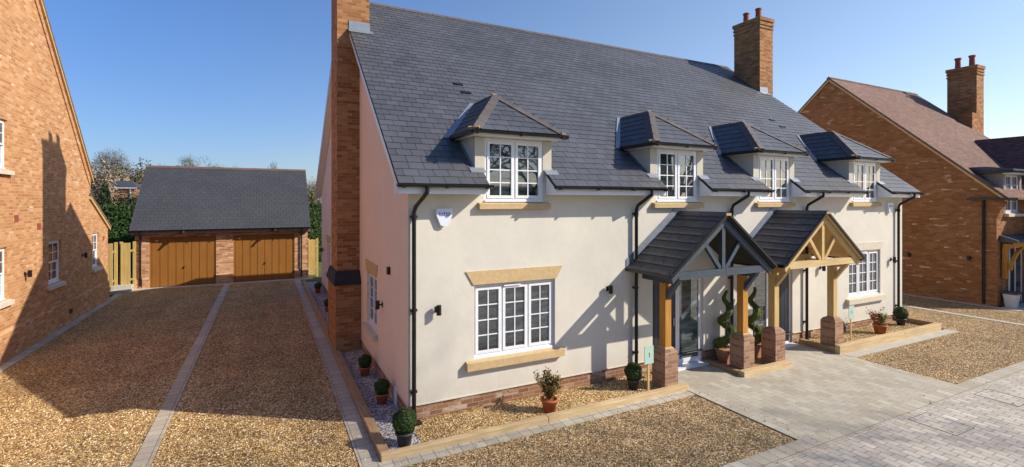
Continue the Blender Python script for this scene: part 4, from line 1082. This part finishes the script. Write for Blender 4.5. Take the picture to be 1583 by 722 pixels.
# spiral topiary
def spiral(ph, turns=2.5, H=1.33):
    m = MB(); n = 90
    P = []
    for i in range(n + 1):
        t = i / n; a = ph + turns * 2 * pi * t; rr = .15 * (1 - t) ** .8 + .02; P.append((V((cos(a) * rr, sin(a) * rr, .30 + H * t)), .105 * (1 - t) ** .7 + .022))
    m.tube([p for p, r_ in P], [r_ * .82 for p, r_ in P], 8)
    for k in range(3800):
        i = int((random.random() ** 1.25) * n); p, r_ = P[i]; d = V((random.gauss(0, 1), random.gauss(0, 1), random.gauss(0, 1))).normalized()
        m.leaf(p + d * r_ * random.uniform(.85, 1.08), d, .028 * random.uniform(.7, 1.3))
    st = MB().tube([(0, 0, .2), (0, 0, 1.3)], .014, 6)
    return m, st
for (x, y, ph, lb) in ((9.40, 7.75, 1.0, 'spiral clipped topiary in a terracotta pot left of the middle orange post'), (10.33, 7.75, 2.6, 'spiral clipped topiary in a terracotta pot between the two porches')):
    fm, sm = spiral(ph)
    pb = MB(); pb.frustum((-.12, .12, -.12, .12), (-.165, .165, -.165, .165), 0, .26); pb.frustum((-.18, .18, -.18, .18), (-.18, .18, -.18, .18), .2605, .30)
    e = potted('spiral_topiary', (x, y, .04), pb, TERRAP, fm, TOPI, lb, 'topiary', 'spiral topiary plants by the doors', extra=[('stem', sm, BARK)])
    for ch in e.children:
        if ch.name.startswith('pot'):
            for q in ch.data.polygons: q.use_smooth = False
# signs
for (x, y, z0, lb) in ((6.58, 7.2, .04, 'small mint green sign on a wooden stake beside the left brick pier'), (13.72, 7.42, .09, 'small mint green sign on a wooden stake in the right-hand bed')):
    e = empty('stake_sign', (x, y, z0)); tag(e, lb, 'sign', 'small green signs on stakes')
    q = MB().box(-.022, .022, -.0, .022, -.05, .60).build('stake', OAKP); q.parent = e
    q = MB().box(-.112, .112, -.014, -.001, .54, .88).build('sign_plate', SIGN); q.parent = e
    mk = MB(); mk.box(.0, .012, -.017, -.0145, .68, .75); mk.box(-.01, .0, -.017, -.0145, .735, .75); mk.box(-.006, .004, -.017, -.0145, .665, .68)
    q = mk.build('printed_mark', DARK); q.parent = e

# ------------------------------------------------------------------ trees
def tree_mesh(H, spread, seed, depth=6, trunk=.16, up=.25, lean=0, tips=None, r0=None, n0=4, tf=.3):
    rnd = random.Random(seed); m = MB(); tp = []
    def rec(p, d, ln, rad, k):
        d = d.normalized(); mid = p + d * ln * .5 + V((rnd.gauss(0, 1), rnd.gauss(0, 1), rnd.gauss(0, .5))) * ln * .05
        e = p + d * ln
        m.tube([p, mid, e], [rad, rad * .82, rad * .66], 6 if k < 2 else 3, cap=False)
        if k >= depth: tp.append(e); return
        c = 4 if k == 0 else (3 if k < depth - 1 else 4)
        a0 = rnd.uniform(0, 2 * pi)
        ax = d.orthogonal().normalized()
        for i in range(c):
            an = a0 + 2 * pi * i / c + rnd.uniform(-.4, .4); sp = rnd.uniform(.35, .75) * spread
            q = ax.copy(); q.rotate(Matrix.Rotation(an, 3, d))
            nd = (d * cos(sp) + q * sin(sp)) + V((0, 0, up * .3)); rec(e if i else p.lerp(e, .9), nd, ln * rnd.uniform(.62, .82), rad * rnd.uniform(.55, .68), k + 1)
    rec(V((0, 0, 0)), V((lean, 0, 1)), H * tf, r0 or H * .022, 0)
    return m, tp
def bare_tree(loc, H, seed, lab, depth=6, spread=1.1, leaf=None, group='bare trees beyond the garage', tf=.28, rad=None):
    m, tp = tree_mesh(H, spread, seed, depth, tf=tf)
    zmax = max(v[2] for v in m.v); s = H / zmax
    e = empty('tree', loc)
    xs_ = sorted(sqrt(a * a + b * b) for a, b, c in m.v); sx_ = s if rad is None else rad / xs_[int(len(xs_) * .97)]
    m.v = [(a * sx_, b * sx_, c * s) for a, b, c in m.v]
    nf = len([1])
    tr = MB().tube([(0, 0, -.3), (0, 0, H * .05), (0, 0, H * tf * .6)], [H * .035, H * .026, H * .02], 8); q = tr.build('trunk', BARKT); q.parent = e
    q = m.build('crown', BARKT); q.parent = e
    if leaf:
        lm = MB(); random.seed(seed)
        for p in tp:
            for k in range(leaf[1]): lm.leaf(V((p.x * sx_, p.y * sx_, p.z * s)) + V((random.gauss(0, .25), random.gauss(0, .25), random.gauss(0, .25))), (0, 0, 1), leaf[2])
        q = lm.build('leaves', leaf[0]); q.parent = e
    tag(e, lab, 'tree', group); return e
bare_tree((-20.4, 92, 0), 11.8, 3, 'large bare dome-crowned tree, tallest on the skyline left of the garage', 7, 1.15, (TWIGB, 1, .12), rad=3.6)
bare_tree((-10.7, 85, 0), 10.6, 5, 'round tree with yellow-green buds just above the garage ridge', 6, 1.2, (BUDS, 3, .16), rad=1.9)
bare_tree((-7.7, 88, 0), 10.7, 8, 'wide olive-brown tree above the middle left of the garage ridge', 6, 1.25, (OLIVE, 3, .16), rad=2.7)
bare_tree((-14.8, 95, 0), 10.2, 12, 'thin grey bare tree peeping over the left end of the garage ridge', 6, 1.2, rad=2.2)
bare_tree((-3.9, 90, 0), 10.0, 15, 'low bare twigs above the middle of the garage ridge', 5, 1.2, rad=1.6)
bare_tree((1.0, 82, 0), 10.1, 21, 'small bare tree above the right half of the garage ridge', 5, .8, rad=1.2)
bare_tree((5.7, 75, 0), 7.0, 24, 'bare tree seen in the gap between garage and shaded gable', 6, 1.1, (TWIGB, 3, .14), rad=1.6)
bare_tree((-15.4, 80, 0), 8.2, 27, 'low bare tree at the left edge of the garage roof', 6, 1.1, (TWIGB, 2, .14), rad=1.8)
# shrubs and thickets behind
def thicket(loc, rx, ry, h, mat, n, ls, lab, cat, name='shrub', seed=1, twig=True):
    rnd = random.Random(seed); random.seed(seed)
    m = MB(); lobes = [(V((rnd.uniform(-.6, .6) * rx, rnd.uniform(-.6, .6) * ry, h * rnd.uniform(.3, .68))), rnd.uniform(.28, .5)) for _ in range(10)]
    for i in range(n):
        c, r_ = rnd.choice(lobes); d = V((rnd.gauss(0, 1), rnd.gauss(0, 1), rnd.gauss(0, 1))).normalized() * rnd.uniform(.6, 1.05)
        p = c + V((d.x * rx * r_ * 1.3, d.y * ry * r_ * 1.3, d.z * h * r_)); p.z = max(p.z, .1); m.leaf(p, d, ls * rnd.uniform(.6, 1.4), 2.2)
    e = empty(name, loc); q = m.build('crown', mat); q.parent = e
    tr = MB()
    for i in range(7):
        c, r_ = lobes[i]; tr.tube([(0, 0, 0), c * .5 + V((0, 0, h * .05)), c], [h * .02, h * .014, h * .008], 5)
    q = tr.build('trunk', BARK); q.parent = e
    tag(e, lab, cat); return e
thicket((-17.2, 70, 0), 3.6, 3, 8.8, TWIGB, 16000, .36, 'brown twiggy thicket under the tall bare tree', 'tree', 'tree', 31)
thicket((-14.7, 74, 0), 2.6, 3, 8.0, OLIVE, 12000, .34, 'olive-brown tree mass beside the left edge of the garage roof', 'tree', 'tree', 32)
thicket((-11.3, 48, 0), .6, .7, 5.4, CONIF, 6000, .17, 'dark green conifer left of the distant brick house', 'tree', 'conifer', 33)
thicket((-10.6, 50, 0), 1.4, 1.2, 4.3, CONIF, 7000, .18, 'dark rounded evergreen shrub in front of the distant brick house', 'shrub', 'shrub', 34)
thicket((-12.2, 50, 0), 1.3, 1.2, 6.2, TWIGB, 7000, .2, 'grey-brown bare shrub close to the orange brick gable edge', 'shrub', 'shrub', 35)
thicket((-9.3, 52, 0), 1.2, 1.2, 4.5, OLIVE, 5000, .17, 'olive shrub at the foot of the distant house beside the garage roof', 'shrub', 'shrub', 36)
thicket((4.1, 56, 0), 1.6, 2, 5.8, OLIVE, 7000, .2, 'olive shrub in the gap between the garage and the shaded gable', 'shrub', 'shrub', 38)
def hedge(x0, x1, y, h, lab):
    m = MB(); m.box(x0, x1, y + .15, y + 1.2, 0, h - .12)
    random.seed(9)
    for i in range(int(min((x1 - x0) * 1500, 16000))):
        if random.random() < .75: m.leaf((random.uniform(x0, x1), (y if y > 0 else y + 1.2) + random.uniform(-.02, .16) + .06 * sin(i), random.uniform(.05, h)), (0, -1, .3), .11 * random.uniform(.6, 1.4))
        else: m.leaf((random.uniform(x0, x1), y + random.uniform(0, 1.3), h - .1 + random.uniform(-.05, .1)), (0, 0, 1), .1 * random.uniform(.6, 1.4))
    o = m.build('hedge', HEDGE, None, loc=(x0, y, 0)); tag(o, lab, 'hedge')
hedge(-13, -4.9, 32.2, 3.5, 'tall dark clipped hedge behind the gate, left of the garage')
hedge(-22, 42, -26, 5.2, 'tall dark hedge added unseen behind the viewpoint to darken the window reflections')  # added out of view so the lower panes reflect something dark
hedge(1.0, 5.5, 32.4, 3.6, 'tall dark clipped hedge in the gap right of the garage')
# distant brick house
fh = empty('distant_house', (-13.5, 64, 0)); tag(fh, 'small distant red brick house with grey roof among trees beyond the hedge', 'house')
m = MB().box(-15.2, -12.0, 62, 68, 0, 5.15); m.build('wall', BR_FAR, fh)
m = MB(); m.add([(-15.4, 61.7, 5.15), (-11.8, 61.7, 5.15), (-11.8, 68.3, 5.15), (-15.4, 68.3, 5.15), (-14.6, 65, 5.95), (-12.9, 65, 5.95)], [(0, 1, 5, 4), (1, 2, 5), (2, 3, 4, 5), (3, 0, 4), (0, 3, 2, 1)]); m.build('roof', SLATEG, fh)
MB().box(-15.4, -11.8, 61.6, 61.69, 5.07, 5.13).build('fascia', WHITE, fh)
f = MB().box(-14.45, -13.95, 61.9, 61.98, 4.0, 5.0).build('window', WHITE, fh); MB().box(-14.38, -14.02, 61.88, 61.895, 4.08, 4.92).build('pane', GLASS, f)
MB().box(-12.45, -12.36, 61.9, 61.98, 0, 5.0).build('downpipe', WHITE, fh)
# bare trees on the sunny side of the road (they shade the gravel and show in the window glass)
bare_tree((24.6, -9.2, 0), 19.0, 41, 'bare tree across the road on the near side, its branches shading the gravel', 6, 1.1, group='bare trees across the road', tf=.75, rad=4.6)
bare_tree((20.0, -5.6, 0), 19.0, 44, 'second bare tree across the road, behind the viewpoint', 7, 1.1, group='bare trees across the road', tf=.75, rad=2.6)
for x, y, s in ((-4, -14, 51), (4, -18, 52), (12, -16, 53), (20, -18, 54), (30, -14, 55)):
    bare_tree((x, y, 0), 11, s, 'bare tree on the skyline across the road, seen only in window reflections', 5, 1.1, group='bare trees across the road')

# ------------------------------------------------------------------ light, sky, camera
K = 1.5; sd = V((.827, -.562, 1 / K)).normalized()
elev = math.asin(sd.z); az = atan2(sd.x, sd.y)
w = bpy.data.worlds.new('World'); SC.world = w; w.use_nodes = True
nt = w.node_tree; bg = nt.nodes['Background']
sky = nt.nodes.new('ShaderNodeTexSky'); sky.sky_type = 'NISHITA'; sky.sun_disc = False
sky.sun_elevation = elev; sky.sun_rotation = az; sky.air_density = 1.0; sky.dust_density = .6; sky.ozone_density = 1.6; sky.altitude = 50

tcw = nt.nodes.new('ShaderNodeTexCoord'); sw = nt.nodes.new('ShaderNodeSeparateXYZ'); L(nt, tcw.outputs['Generated'], sw.inputs[0])
def mr(v, a, b):
    q = nt.nodes.new('ShaderNodeMapRange'); q.interpolation_type = 'SMOOTHSTEP'; L(nt, v, q.inputs[0]); q.inputs[1].default_value = a; q.inputs[2].default_value = b; return q.outputs[0]
hz = mixc(nt, mr(sw.outputs[0], -.3, .95), (.45, .55, .77), (1.12, 1.06, 1.12))
up_ = mixc(nt, mr(sw.outputs[0], -.3, .95), (.50, .72, 1.06), (1.15, 1.15, 1.18))
tint = mixc(nt, mr(sw.outputs[2], 0.0, .42), hz, up_)
mx = mixc(nt, 1.0, sky.outputs[0], tint, 'MULTIPLY'); L(nt, mx, bg.inputs[0]); bg.inputs[1].default_value = .12
sl_ = bpy.data.lights.new('sun', 'SUN'); sl_.energy = 4.6; sl_.angle = R(.53); sl_.color = (1, .93, .82)
so = bpy.data.objects.new('sun', sl_); COL.objects.link(so); so.rotation_euler = sd.to_track_quat('Z', 'Y').to_euler()
cam = bpy.data.cameras.new('camera'); co = bpy.data.objects.new('camera', cam); COL.objects.link(co)
co.location = (0, 0, 3.7); A_ = atan2(379.5, 753); co.rotation_euler = (pi / 2, 0, -A_)
cam.sensor_width = 36; cam.lens = 36 * 753 / 1583; cam.shift_y = -49 / 1583; cam.clip_end = 2000; cam.clip_start = .05
SC.camera = co
SC.view_settings.view_transform = 'Standard'; SC.view_settings.look = 'None'; SC.view_settings.exposure = .38; SC.view_settings.gamma = 1
SC.cycles.use_denoising = True
